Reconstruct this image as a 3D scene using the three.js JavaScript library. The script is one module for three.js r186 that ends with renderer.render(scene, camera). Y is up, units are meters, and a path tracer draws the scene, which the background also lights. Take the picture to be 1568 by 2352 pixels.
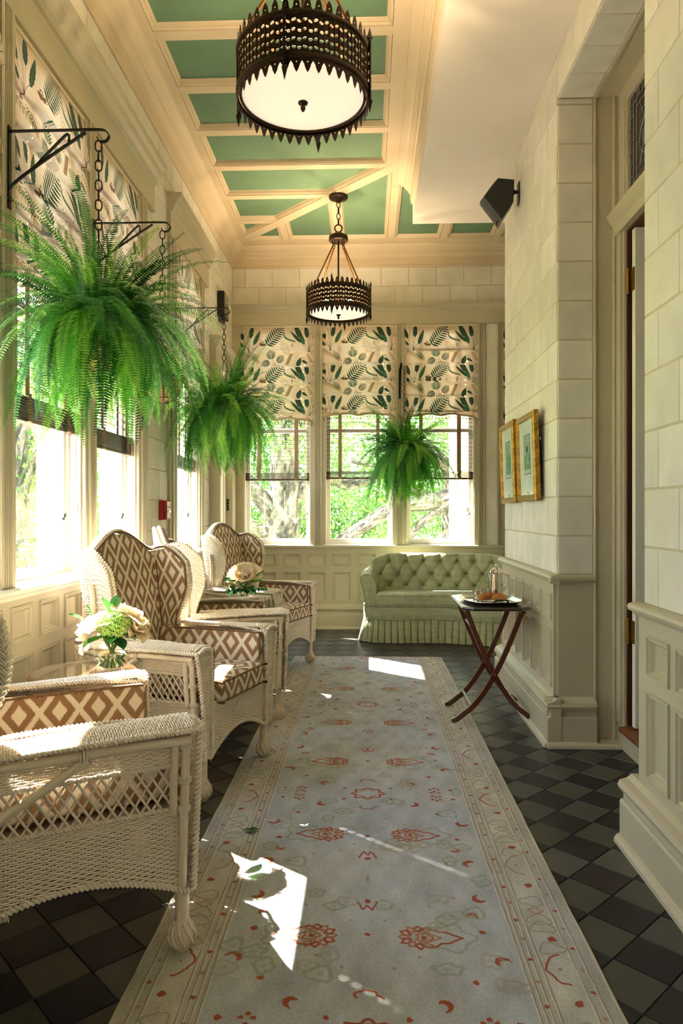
import * as THREE from 'three';
import { mergeGeometries, toCreasedNormals } from 'three/addons/utils/BufferGeometryUtils.js';
import { RoundedBoxGeometry } from 'three/addons/geometries/RoundedBoxGeometry.js';

// ---------- camera, sky, sun, exposure ----------
const scene = new THREE.Scene();
const camera = new THREE.PerspectiveCamera(71.62, 1568 / 2352, 0.05, 300);
camera.position.set(0, 1.22, 0);
camera.rotation.y = 0.0368;
const renderer = new THREE.WebGLRenderer({ antialias: true });
renderer.toneMapping = THREE.LinearToneMapping;
renderer.toneMappingExposure = 2.45;
renderer.shadowMap.enabled = true;
const SKY = 5.5;
{ // hazy bright sky, paler towards the horizon
  const w = 64, h = 32, data = new Float32Array(w * h * 4);
  for (let y = 0; y < h; y++) for (let x = 0; x < w; x++) {
    const e = Math.max(0, (y + 0.5) / h * 2 - 1), t = Math.pow(e, 0.6), o = (y * w + x) * 4;
    data[o] = SKY * (0.95 - 0.4 * t); data[o + 1] = SKY * (1.0 - 0.26 * t); data[o + 2] = SKY * (1.06 + 0.06 * t); data[o + 3] = 1;
  }
  const sky = new THREE.DataTexture(data, w, h, THREE.RGBAFormat, THREE.FloatType);
  sky.mapping = THREE.EquirectangularReflectionMapping; sky.magFilter = THREE.LinearFilter; sky.needsUpdate = true;
  scene.background = sky;
}
const sun = new THREE.DirectionalLight(new THREE.Color(1, 0.95, 0.87), 34);
sun.position.set(-0.56 * 25, 0.70 * 25, -0.44 * 25 - 4);
sun.target.position.set(0, 0, -4);
sun.castShadow = true; sun.shadow.radius = 1;
sun.shadow.mapSize.set(4096, 4096);
Object.assign(sun.shadow.camera, { left: -14, right: 14, top: 14, bottom: -14, near: 1, far: 60 });
scene.add(sun, sun.target);

// ---------- helpers ----------
let seed = 7;
const rnd = () => { seed = (seed + 0x6d2b79f5) | 0; let t = Math.imul(seed ^ (seed >>> 15), 1 | seed); t = (t + Math.imul(t ^ (t >>> 7), 61 | t)) ^ t; return ((t ^ (t >>> 14)) >>> 0) / 4294967296; };
const rr = (a, b) => a + (b - a) * rnd();
const lerp = (a, b, t) => a + (b - a) * t;
const sstep = (a, b, x) => { const t = Math.min(1, Math.max(0, (x - a) / (b - a))); return t * t * (3 - 2 * t); };
const V = (x, y, z) => new THREE.Vector3(x, y, z);
const PI = Math.PI;
const taken = {};
const numbered = (n) => { const k = taken[n] = (taken[n] ?? -1) + 1; return k ? n + '_' + String(k).padStart(3, '0') : n; };
function mesh(name, geo, mat, parent) {
  const m = new THREE.Mesh(geo, mat); m.name = name; m.castShadow = m.receiveShadow = true; parent.add(m); return m;
}
function top(o, name, label, category, extra = {}) {
  o.name = numbered(name); o.userData = { label, category, ...extra }; scene.add(o); return o;
}
const thing = (name, label, category, pos = [0, 0, 0], turn = 0, group) => {
  const o = new THREE.Group(); o.position.set(...pos); o.rotation.y = turn;
  return top(o, name, label, category, group ? { group } : {});
};
const struct = (name, label, category = 'structure') => top(new THREE.Group(), name, label, category, { kind: 'structure' });
const flat = (g) => (g.index ? g.toNonIndexed() : g);
const clean = (g) => { const n = flat(g); for (const k of Object.keys(n.attributes)) if (!['position', 'normal', 'uv'].includes(k)) n.deleteAttribute(k); if (!n.attributes.uv) n.setAttribute('uv', new THREE.BufferAttribute(new Float32Array(n.attributes.position.count * 2), 2)); return n; };
const merge = (list) => mergeGeometries(list.map(clean), false);
// uv in metres from the dominant axis of each face normal
function metric(g) {
  const n = clean(g), p = n.attributes.position, nm = n.attributes.normal, uv = n.attributes.uv;
  for (let i = 0; i < p.count; i += 3) {
    let ax = 0, ay = 0, az = 0;
    for (let k = 0; k < 3; k++) { ax += Math.abs(nm.getX(i + k)); ay += Math.abs(nm.getY(i + k)); az += Math.abs(nm.getZ(i + k)); }
    for (let k = i; k < i + 3; k++) {
      if (ax >= ay && ax >= az) uv.setXY(k, p.getZ(k), p.getY(k));
      else if (ay >= az) uv.setXY(k, p.getX(k), p.getZ(k));
      else uv.setXY(k, p.getX(k), p.getY(k));
    }
  }
  return n;
}
const box = (x0, x1, y0, y1, z0, z1) => { const g = new THREE.BoxGeometry(Math.abs(x1 - x0), Math.abs(y1 - y0), Math.abs(z1 - z0)); g.translate((x0 + x1) / 2, (y0 + y1) / 2, (z0 + z1) / 2); return metric(g); };
const rbox = (x0, x1, y0, y1, z0, z1, r = 0.005, s = 2) => { const g = new RoundedBoxGeometry(Math.abs(x1 - x0), Math.abs(y1 - y0), Math.abs(z1 - z0), s, r); g.translate((x0 + x1) / 2, (y0 + y1) / 2, (z0 + z1) / 2); return metric(g); };
// profile of (out, y) points run along the wall from a0 to a1
function prof(pts, a0, a1) {
  const g = new THREE.ExtrudeGeometry(new THREE.Shape(pts.map(([o, y]) => new THREE.Vector2(o, y))), { depth: a1 - a0, bevelEnabled: false });
  g.rotateY(-PI / 2); g.translate(a1, 0, 0); return metric(g);
}
// section of (a, out) points run up from y0 to y1
function post(pts, y0, y1) {
  const g = new THREE.ExtrudeGeometry(new THREE.Shape(pts.map(([a, o]) => new THREE.Vector2(a, o))), { depth: y1 - y0, bevelEnabled: false });
  g.rotateX(PI / 2); g.translate(0, y1, 0); return metric(g);
}
function fluted(a0, a1, y0, y1, o, n = 4) {
  const w = a1 - a0, m = Math.min(0.02, w * 0.2), pts = [[a0, 0], [a0, o]];
  const g = (w - 2 * m) / n;
  for (let i = 0; i < n; i++) { const s = a0 + m + i * g; pts.push([s + g * 0.12, o], [s + g * 0.3, o - 0.006], [s + g * 0.5, o - 0.009], [s + g * 0.7, o - 0.006], [s + g * 0.88, o]); }
  pts.push([a1, o], [a1, 0]);
  return post(pts.reverse(), y0, y1);
}
// convex polygon stepped inwards: steps of [inset, height]
function insetPoly(poly, d) {
  const n = poly.length, out = [];
  for (let i = 0; i < n; i++) {
    const a = poly[(i + n - 1) % n], b = poly[i], c = poly[(i + 1) % n];
    const e1 = [b[0] - a[0], b[1] - a[1]], e2 = [c[0] - b[0], c[1] - b[1]], l1 = Math.hypot(...e1), l2 = Math.hypot(...e2);
    const n1 = [-e1[1] / l1, e1[0] / l1], n2 = [-e2[1] / l2, e2[0] / l2], k = d / (1 + n1[0] * n2[0] + n1[1] * n2[1]);
    out.push([b[0] + (n1[0] + n2[0]) * k, b[1] + (n1[1] + n2[1]) * k]);
  }
  return out;
}
const area2 = (p) => p.reduce((s, a, i) => { const b = p[(i + 1) % p.length]; return s + a[0] * b[1] - b[0] * a[1]; }, 0);
function loftPoly(poly, steps, cap = true) {
  if (area2(poly) < 0) poly = [...poly].reverse();
  const rings = steps.map(([d, h]) => insetPoly(poly, d).map(([x, y]) => [x, y, h])), P = [], n = poly.length;
  for (let r = 0; r + 1 < rings.length; r++) for (let i = 0; i < n; i++) { const j = (i + 1) % n, A = rings[r][i], B = rings[r][j], C = rings[r + 1][j], D2 = rings[r + 1][i]; P.push(...A, ...B, ...C, ...A, ...C, ...D2); }
  const L = rings[rings.length - 1];
  if (cap) for (let i = 1; i + 1 < n; i++) P.push(...L[0], ...L[i], ...L[i + 1]);
  const g = new THREE.BufferGeometry(); g.setAttribute('position', new THREE.Float32BufferAttribute(P, 3)); g.computeVertexNormals(); return metric(g);
}
const rect = (w, h) => [[-w / 2, -h / 2], [w / 2, -h / 2], [w / 2, h / 2], [-w / 2, h / 2]];
const curve = (pts, closed = false, t = 0.5) => new THREE.CatmullRomCurve3(pts.map((p) => (p.isVector3 ? p : V(...p))), closed, 'catmullrom', t);
const tube = (pts, r, seg = 24, sides = 6, closed = false) => new THREE.TubeGeometry(pts.isCurve || pts.getPoint ? pts : curve(pts, closed), seg, r, sides, closed);
const bar = (a, b, r0, r1 = r0, sides = 8) => { const A = V(...a), B = V(...b), g = new THREE.CylinderGeometry(r1, r0, A.distanceTo(B), sides); g.translate(0, A.distanceTo(B) / 2, 0); g.applyQuaternion(new THREE.Quaternion().setFromUnitVectors(V(0, 1, 0), B.clone().sub(A).normalize())); g.translate(A.x, A.y, A.z); return g; };
const lathe = (pts, n = 24) => new THREE.LatheGeometry(pts.map(([x, y]) => new THREE.Vector2(x, y)), n);
const at = (g, x, y, z) => { g.translate(x, y, z); return g; };
// grid surface from f(u, v)
function surf(f, nu, nv, uvf) {
  const P = [], U = [], I = [];
  for (let j = 0; j <= nv; j++) for (let i = 0; i <= nu; i++) { const u = i / nu, v = j / nv, p = f(u, v); P.push(p.x, p.y, p.z); const t = uvf ? uvf(u, v, p) : [u, v]; U.push(t[0], t[1]); }
  for (let j = 0; j < nv; j++) for (let i = 0; i < nu; i++) { const a = j * (nu + 1) + i, b = a + 1, c = a + nu + 1, d = c + 1; I.push(a, b, d, a, d, c); }
  const g = new THREE.BufferGeometry(); g.setAttribute('position', new THREE.Float32BufferAttribute(P, 3)); g.setAttribute('uv', new THREE.Float32BufferAttribute(U, 2)); g.setIndex(I); g.computeVertexNormals(); return g;
}
// twisted rope of strands along a curve
function rope(pts, R, r, perMetre, strands = 2, closed = false) {
  const c = pts.getPoint ? pts : curve(pts, closed), L = c.getLength(), turns = Math.max(1, Math.round(L * perMetre)), n = turns * 8, out = [];
  const fr = c.computeFrenetFrames(n, closed);
  for (let s = 0; s < strands; s++) {
    const q = [];
    for (let i = 0; i <= n; i++) { const p = c.getPointAt(i / n), a = i / n * turns * 2 * PI + s * 2 * PI / strands; q.push(p.addScaledVector(fr.normals[i], Math.cos(a) * R).addScaledVector(fr.binormals[i], Math.sin(a) * R)); }
    const P = [], I = [], m = 4;
    for (let i = 0; i <= n; i++) {
      const T = q[Math.min(n, i + 1)].clone().sub(q[Math.max(0, i - 1)]).normalize(), N = q[i].clone().sub(c.getPointAt(i / n)).normalize(), B = T.clone().cross(N).normalize();
      for (let k = 0; k < m; k++) { const w = k / m * 2 * PI; P.push(...q[i].clone().addScaledVector(N, Math.cos(w) * r).addScaledVector(B, Math.sin(w) * r).toArray()); }
    }
    for (let i = 0; i < n; i++) for (let k = 0; k < m; k++) { const a = i * m + k, b = i * m + (k + 1) % m; I.push(a, b, b + m, a, b + m, a + m); }
    const g = new THREE.BufferGeometry(); g.setAttribute('position', new THREE.Float32BufferAttribute(P, 3)); g.setIndex(I); g.computeVertexNormals(); out.push(g);
  }
  return merge(out);
}
// woven wicker over a surface f(u, v): strands along u going over and under stakes along v
function weave(f, Lu, Lv, o = {}) {
  const { pitch = 0.0068, stake = 0.0185, amp = 0.0022, rv = 0.0031, rn = 0.002, inside } = o;
  const nv = Math.max(2, Math.round(Lv / pitch)), ns = Math.max(2, Math.round(Lu / stake)), nu = ns * 2, P = [], I = [];
  const e = 1e-3, nrm = (u, v) => { const a = f(Math.min(1, u + e), v).sub(f(Math.max(0, u - e), v)), b = f(u, Math.min(1, v + e)).sub(f(u, Math.max(0, v - e))); return [a.clone().cross(b).normalize(), b.normalize()]; };
  for (let j = 0; j < nv; j++) {
    const v = (j + 0.5) / nv; let run = 0;
    for (let i = 0; i <= nu; i++) {
      const u = i / nu;
      if (inside && !inside(u, v)) { run = 0; continue; }
      const [N, B] = nrm(u, v), w = i % 2 ? 0 : (((i >> 1) + j) % 2 ? 1 : -1), p = f(u, v).addScaledVector(N, w * amp), b = P.length / 3;
      P.push(...p.clone().addScaledVector(B, rv).toArray(), ...p.clone().addScaledVector(N, rn).toArray(), ...p.clone().addScaledVector(B, -rv).toArray(), ...p.clone().addScaledVector(N, -rn).toArray());
      if (run) for (let k = 0; k < 4; k++) { const a0 = b - 4 + k, a1 = b - 4 + (k + 1) % 4; I.push(a0, a1, a1 + 4, a0, a1 + 4, a0 + 4); }
      run++;
    }
  }
  for (let i = 0; i <= ns; i++) { // stakes
    const u = Math.min(0.999, Math.max(0.001, i / ns)); let run = 0; const m = Math.max(2, Math.round(Lv / 0.04));
    for (let j = 0; j <= m; j++) {
      const v = j / m;
      if (inside && !inside(u, v)) { run = 0; continue; }
      const [N, B] = nrm(u, v), S = N.clone().cross(B), p = f(u, v), b = P.length / 3;
      P.push(...p.clone().addScaledVector(S, 0.0018).toArray(), ...p.clone().addScaledVector(N, 0.0016).toArray(), ...p.clone().addScaledVector(S, -0.0018).toArray(), ...p.clone().addScaledVector(N, -0.0016).toArray());
      if (run) for (let k = 0; k < 4; k++) { const a0 = b - 4 + k, a1 = b - 4 + (k + 1) % 4; I.push(a0, a1, a1 + 4, a0, a1 + 4, a0 + 4); }
      run++;
    }
  }
  const g = new THREE.BufferGeometry(); g.setAttribute('position', new THREE.Float32BufferAttribute(P, 3)); g.setIndex(I); g.computeVertexNormals(); return clean(g);
}

// ---------- computed textures ----------
function grid(n, s) { const r = []; let q = s; for (let i = 0; i < n * n; i++) { q = (Math.imul(q, 1664525) + 1013904223) | 0; r.push((q >>> 8) / 16777216); } return r; }
function noise2(n, s) { const g = grid(n, s); return (x, y) => { x = (x % 1 + 1) % 1 * n; y = (y % 1 + 1) % 1 * n; const i = Math.floor(x), j = Math.floor(y), f = x - i, h = y - j, u = f * f * (3 - 2 * f), v = h * h * (3 - 2 * h), G = (a, b) => g[(b % n) * n + a % n]; return lerp(lerp(G(i, j), G(i + 1, j), u), lerp(G(i, j + 1), G(i + 1, j + 1), u), v); }; }
const fbms = {};
function fbm(s) { return fbms[s] ??= (() => { const L = [4, 8, 16, 32, 64].map((n, i) => noise2(n, s * 31 + i * 7 + 3)); return (x, y) => L.reduce((t, f, i) => t + f(x, y) / 2 ** (i + 1), 0) / 0.97; })(); }
const lin = (c) => Math.pow(c / 255, 2.2);
function texData(n, m, f, srgb, rep) {
  const d = new Uint8Array(n * m * 4);
  for (let y = 0; y < m; y++) for (let x = 0; x < n; x++) { const c = f(x / n, y / m, x, y), o = (y * n + x) * 4; d[o] = c[0]; d[o + 1] = c[1]; d[o + 2] = c[2]; d[o + 3] = 255; }
  const t = new THREE.DataTexture(d, n, m); t.magFilter = THREE.LinearFilter; t.wrapS = t.wrapT = THREE.RepeatWrapping; if (srgb) t.colorSpace = THREE.SRGBColorSpace; if (rep) t.repeat.set(rep[0], rep[1]); t.needsUpdate = true; return t;
}
function tint(hex, amp, s, rep, n = 256, stretch = [1, 1]) { // mottled paint round a base colour
  const c = new THREE.Color(hex).convertLinearToSRGB(), f = fbm(s), h = fbm(s + 1);
  return texData(n, n, (u, v, x, y) => { const k = 1 + amp * ((f(u * stretch[0], v * stretch[1]) - 0.5) * 2 + (h(u * 3 * stretch[0], v * 3 * stretch[1]) - 0.5)); return [c.r, c.g, c.b].map((q) => Math.max(0, Math.min(255, q * 255 * k))); }, true, rep);
}
const grey = (f, n, rep) => texData(n, n, (u, v, x, y) => { const k = Math.max(0, Math.min(255, f(u, v, x, y) * 255)); return [k, k, k]; }, false, rep);
function canvasTex(w, h, draw, rep) {
  const c = document.createElement('canvas'); c.width = w; c.height = h; draw(c.getContext('2d'), w, h);
  const t = new THREE.CanvasTexture(c); t.colorSpace = THREE.SRGBColorSpace; t.wrapS = t.wrapT = THREE.RepeatWrapping; if (rep) t.repeat.set(...rep); return t;
}
const std = (o) => new THREE.MeshStandardMaterial({ side: THREE.DoubleSide, ...o });
const phys = (o) => new THREE.MeshPhysicalMaterial({ side: THREE.DoubleSide, ...o });
const paintBump = grey((u, v) => 0.9 * fbm(91)(u, v) + 0.07 * rnd(), 256, [1.5, 1.5]);

// ---------- materials ----------
const M = {};
M.stone = std({ map: tint('#e2dcca', 0.07, 11, [0.9, 0.9]), roughness: 0.75, bumpMap: paintBump, bumpScale: 0.0012 });
M.stone2 = std({ map: tint('#ddd8c8', 0.08, 12, [0.8, 0.8]), roughness: 0.75, bumpMap: paintBump, bumpScale: 0.0012 });
M.stone3 = std({ map: tint('#e6e0d0', 0.07, 13, [1.1, 1.1]), roughness: 0.75, bumpMap: paintBump, bumpScale: 0.0012 });
M.joint = std({ map: tint('#c6bb9b', 0.06, 14, [2, 2]), roughness: 0.9 });
M.trim = std({ map: tint('#bdb397', 0.03, 15, [0.7, 0.7]), roughness: 0.42, bumpMap: paintBump, bumpScale: 0.0006 });
M.ceil = std({ map: tint('#d0bf9f', 0.03, 16, [0.7, 0.7]), roughness: 0.55 });
M.soffit = std({ map: tint('#e8ddd0', 0.03, 17, [0.5, 0.5]), roughness: 0.7, bumpMap: paintBump, bumpScale: 0.0015 });
M.green = std({ map: tint('#5f7f63', 0.06, 18, [0.8, 0.8]), roughness: 0.75, bumpMap: paintBump, bumpScale: 0.002 });
M.sash = std({ map: tint('#ece6d6', 0.03, 19, [1, 1]), roughness: 0.4 });
M.extstone = std({ map: tint('#c9b79c', 0.1, 20, [0.6, 0.6]), roughness: 0.95 });
M.glass = phys({ color: 0xffffff, transmission: 1, roughness: 0, thickness: 0, ior: 1.45, transparent: false });
M.iron = std({ map: tint('#1d1b19', 0.25, 21, [4, 4]), roughness: 0.45, metalness: 0.7 });
M.bronze = std({ map: tint('#33261c', 0.25, 22, [6, 6]), roughness: 0.4, metalness: 0.75 });
M.copper = std({ map: tint('#7c4f2b', 0.2, 23, [5, 5]), roughness: 0.35, metalness: 0.8 });
M.black = std({ color: '#0c0c0e', roughness: 0.35 });
M.blackglass = phys({ color: '#07090d', roughness: 0.08, clearcoat: 1, clearcoatRoughness: 0.05 });
M.brass = std({ map: tint('#a9823c', 0.15, 24, [8, 8]), roughness: 0.3, metalness: 0.9 });
M.silver = std({ color: '#d9d7d2', roughness: 0.1, metalness: 1 });
const gilt = grey((u, v) => fbm(44)(u * 2, v * 2), 256, [9, 9]);
M.gilt = std({ map: tint('#a37c35', 0.35, 25, [10, 10]), roughness: 0.38, metalness: 0.75, bumpMap: gilt, bumpScale: 0.004 });
// timber: grain along v
const woodTex = (hex, s, rep, amp = 0.2) => { const c = new THREE.Color(hex).convertLinearToSRGB(), f = fbm(s), h = fbm(s + 5); return texData(256, 256, (u, v) => { const k = 1 + amp * (Math.sin((f(u * 3, v * 0.25) * 9 + u * 40)) * 0.35 + (h(u * 8, v * 0.5) - 0.5) * 1.2); return [c.r, c.g, c.b].map((q) => Math.max(0, Math.min(255, q * 255 * k))); }, true, rep); };
M.mahogany = phys({ map: woodTex('#4e1f10', 31, [6, 2], 0.4), roughness: 0.3, clearcoat: 0.6, clearcoatRoughness: 0.2 });
M.darktop = phys({ map: woodTex('#2a1a14', 32, [4, 2], 0.3), roughness: 0.25, clearcoat: 0.8, clearcoatRoughness: 0.12 });
M.slat = phys({ map: woodTex('#4a2b1c', 33, [3, 1], 0.3), roughness: 0.32, clearcoat: 0.5, clearcoatRoughness: 0.2 });
M.doorwood = std({ map: woodTex('#4b2816', 34, [4, 1], 0.4), roughness: 0.45 });
M.step = std({ map: woodTex('#7a4526', 35, [5, 2], 0.35), roughness: 0.35 });
M.tape = std({ map: tint('#a08468', 0.12, 36, [12, 12]), roughness: 0.9 });
M.cord = std({ color: '#d8c9a8', roughness: 0.8 });
// wicker: pale paint over cane
M.wicker = std({ map: tint('#ecdec8', 0.12, 37, [3, 3]), roughness: 0.5 });
M.pole = std({ map: tint('#e6d6ba', 0.08, 38, [2, 2]), roughness: 0.38 });
// ikat lozenges
const ikat = canvasTex(512, 768, (g, W, H) => {
  g.fillStyle = '#e7dcc3'; g.fillRect(0, 0, W, H);
  const lozenge = (cx, cy, hw, hh, col) => { // ragged edges in the weft, as ikat has
    g.fillStyle = col; for (let y = -hh; y <= hh; y += 4) { const w = hw * (1 - Math.abs(y) / hh), j = (rnd() - 0.5) * 14; const k = (rnd() - 0.5) * 14; g.fillRect(cx - w + j, cy + y, 2 * w - j + k, 4.5); }
    for (let x = -hw; x <= hw; x += 5) { const h2 = hh * (1 - Math.abs(x) / hw) + (rnd() - 0.25) * 46; if (h2 > 0) g.fillRect(cx + x, cy - h2, 3, 2 * h2); }
  };
  for (const [cx, cy] of [[W / 2, H / 2], [0, 0], [W, 0], [0, H], [W, H]]) { lozenge(cx, cy, W * 0.40, H * 0.40, '#94704d'); lozenge(cx, cy, W * 0.19, H * 0.19, '#e7dcc3'); }
  g.globalAlpha = 0.12; for (let i = 0; i < H; i += 3) { g.fillStyle = i % 2 ? '#5b4127' : '#fff4dc'; g.fillRect(0, i, W, 1); }
}, [1 / 0.12, 1 / 0.165]);
const clothBump = grey((u, v, x, y) => (x % 4 < 2 ? 0.6 : 0.2) + (y % 4 < 2 ? 0.3 : 0) + rnd() * 0.1, 64, [16, 16]);
M.ikat = std({ map: ikat, roughness: 0.95, bumpMap: clothBump, bumpScale: 0.0006 });
M.piping = std({ map: tint('#77593c', 0.3, 39, [20, 20]), roughness: 0.95 });
const tweed = texData(512, 512, (u, v, x, y) => { const a = rnd(), k = 0.78 + 0.3 * fbm(61)(u * 4, v) * 0.6 + 0.12 * (fbm(62)(u, v * 6) - 0.5) + (a < 0.18 ? -0.22 : a > 0.85 ? 0.16 : 0); return [178 * k, 182 * k, 140 * k].map((q) => Math.min(255, q * 1.12)); }, true, [2.2, 2.2]);
M.tweed = std({ map: tweed, roughness: 1, bumpMap: clothBump, bumpScale: 0.0012 });
M.welt = std({ map: tint('#7d8a5d', 0.25, 40, [12, 12]), roughness: 1 });
M.coir = std({ map: tint('#a9814f', 0.35, 41, [5, 5]), roughness: 1, bumpMap: grey((u, v) => fbm(45)(u * 3, v * 3), 256, [6, 6]), bumpScale: 0.008 });
M.soil = std({ color: '#2a1d12', roughness: 1 });
const leafMat = (hex, t) => phys({ color: hex, roughness: 0.55, transmission: t, thickness: 0 });
M.fern = [leafMat('#429a26', 0.4), leafMat('#66bd30', 0.5), leafMat('#226b1e', 0.3), leafMat('#a9e457', 0.55)];
M.stem = std({ color: '#5d7a2c', roughness: 0.7 });
M.leaf = leafMat('#3d8f2a', 0.25); M.leafdark = leafMat('#1f5a20', 0.2);
M.petal = phys({ map: tint('#f5e9d2', 0.05, 46, [6, 6]), roughness: 0.7, transmission: 0.25, thickness: 0 });
M.petal2 = phys({ map: tint('#f6e3bf', 0.05, 47, [6, 6]), roughness: 0.7, transmission: 0.2, thickness: 0 });
M.stamen = std({ color: '#7a2f22', roughness: 0.9 });
M.hydrangea = leafMat('#a9cf5b', 0.25);
M.vase = phys({ color: 0xffffff, transmission: 1, roughness: 0.02, thickness: 0, ior: 1.4 });
M.water = phys({ color: '#eef4ea', transmission: 1, roughness: 0, thickness: 0.05, ior: 1.33 });
M.diffuser = phys({ color: '#fff3e0', roughness: 0.6, emissive: new THREE.Color(1, 0.86, 0.66), emissiveIntensity: 0.26 });
M.bulb = std({ color: '#fff0d0', emissive: new THREE.Color(1, 0.8, 0.5), emissiveIntensity: 12 });
M.croissant = std({ map: tint('#b8702c', 0.35, 48, [14, 14]), roughness: 0.6, bumpMap: gilt, bumpScale: 0.002 });
M.china = phys({ color: '#f3efe6', roughness: 0.2, clearcoat: 0.5 });
M.red = std({ color: '#a3141c', roughness: 0.4 });
M.bark = std({ map: tint('#857c6a', 0.8, 49, [1.6, 0.9]), roughness: 1, bumpMap: grey((u, v) => fbm(50)(u * 3, v * 1.2), 256, [2, 1.4]), bumpScale: 0.12 });
M.lawn = std({ map: tint('#98a071', 0.3, 51, [0.3, 0.3]), roughness: 1 });
M.bouncepaving = std({ map: tint('#c9c0ae', 0.15, 54, [0.5, 0.5]), roughness: 0.95 });
M.walnut = phys({ map: woodTex('#8a5530', 55, [4, 2], 0.3), roughness: 0.3, clearcoat: 0.6, clearcoatRoughness: 0.15 });
M.render = std({ map: tint('#d9cdb8', 0.06, 52, [0.2, 0.2]), roughness: 0.95 });
M.fringe = std({ color: '#8a6f56', roughness: 1 });

// roman shade print: ferns, hart's tongue leaves, fiddleheads and roots
function leafBlade(g, x0, y0, x1, y1, w, col, vein) {
  const dx = x1 - x0, dy = y1 - y0, L = Math.hypot(dx, dy), nx = -dy / L, ny = dx / L;
  g.fillStyle = col; g.beginPath(); g.moveTo(x0, y0);
  for (let i = 1; i <= 14; i++) { const t = i / 14, k = w * Math.pow(Math.sin(PI * Math.pow(t, 0.7)), 0.8) * (1 + 0.12 * Math.sin(i * 2.3)); g.lineTo(x0 + dx * t + nx * k, y0 + dy * t + ny * k); }
  for (let i = 14; i >= 0; i--) { const t = i / 14, k = w * Math.pow(Math.sin(PI * Math.pow(t, 0.7)), 0.8) * (1 + 0.12 * Math.cos(i * 2.9)); g.lineTo(x0 + dx * t - nx * k, y0 + dy * t - ny * k); }
  g.fill(); g.strokeStyle = vein || '#5f7f60'; g.lineWidth = Math.max(1, w * 0.12); g.beginPath(); g.moveTo(x0, y0); g.lineTo(x0 + dx * 0.95, y0 + dy * 0.95); g.stroke();
}
function fernLeaf(g, x0, y0, x1, y1, n, len, w, col) {
  const dx = x1 - x0, dy = y1 - y0, a0 = Math.atan2(dy, dx);
  g.strokeStyle = col; g.lineWidth = Math.max(1.2, w * 0.35); g.beginPath(); g.moveTo(x0, y0); g.lineTo(x1, y1); g.stroke();
  for (let i = 0; i < n; i++) { const t = (i + 0.3) / n, l = len * Math.sin(PI * Math.min(1, 0.28 + t * 0.74)) + 2; for (const s of [-1, 1]) { const a = a0 + s * 1.12, px = x0 + dx * t, py = y0 + dy * t; leafBlade(g, px, py, px + Math.cos(a) * l, py + Math.sin(a) * l, w * (0.5 + 0.5 * (1 - t)), col, col); } }
}
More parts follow.
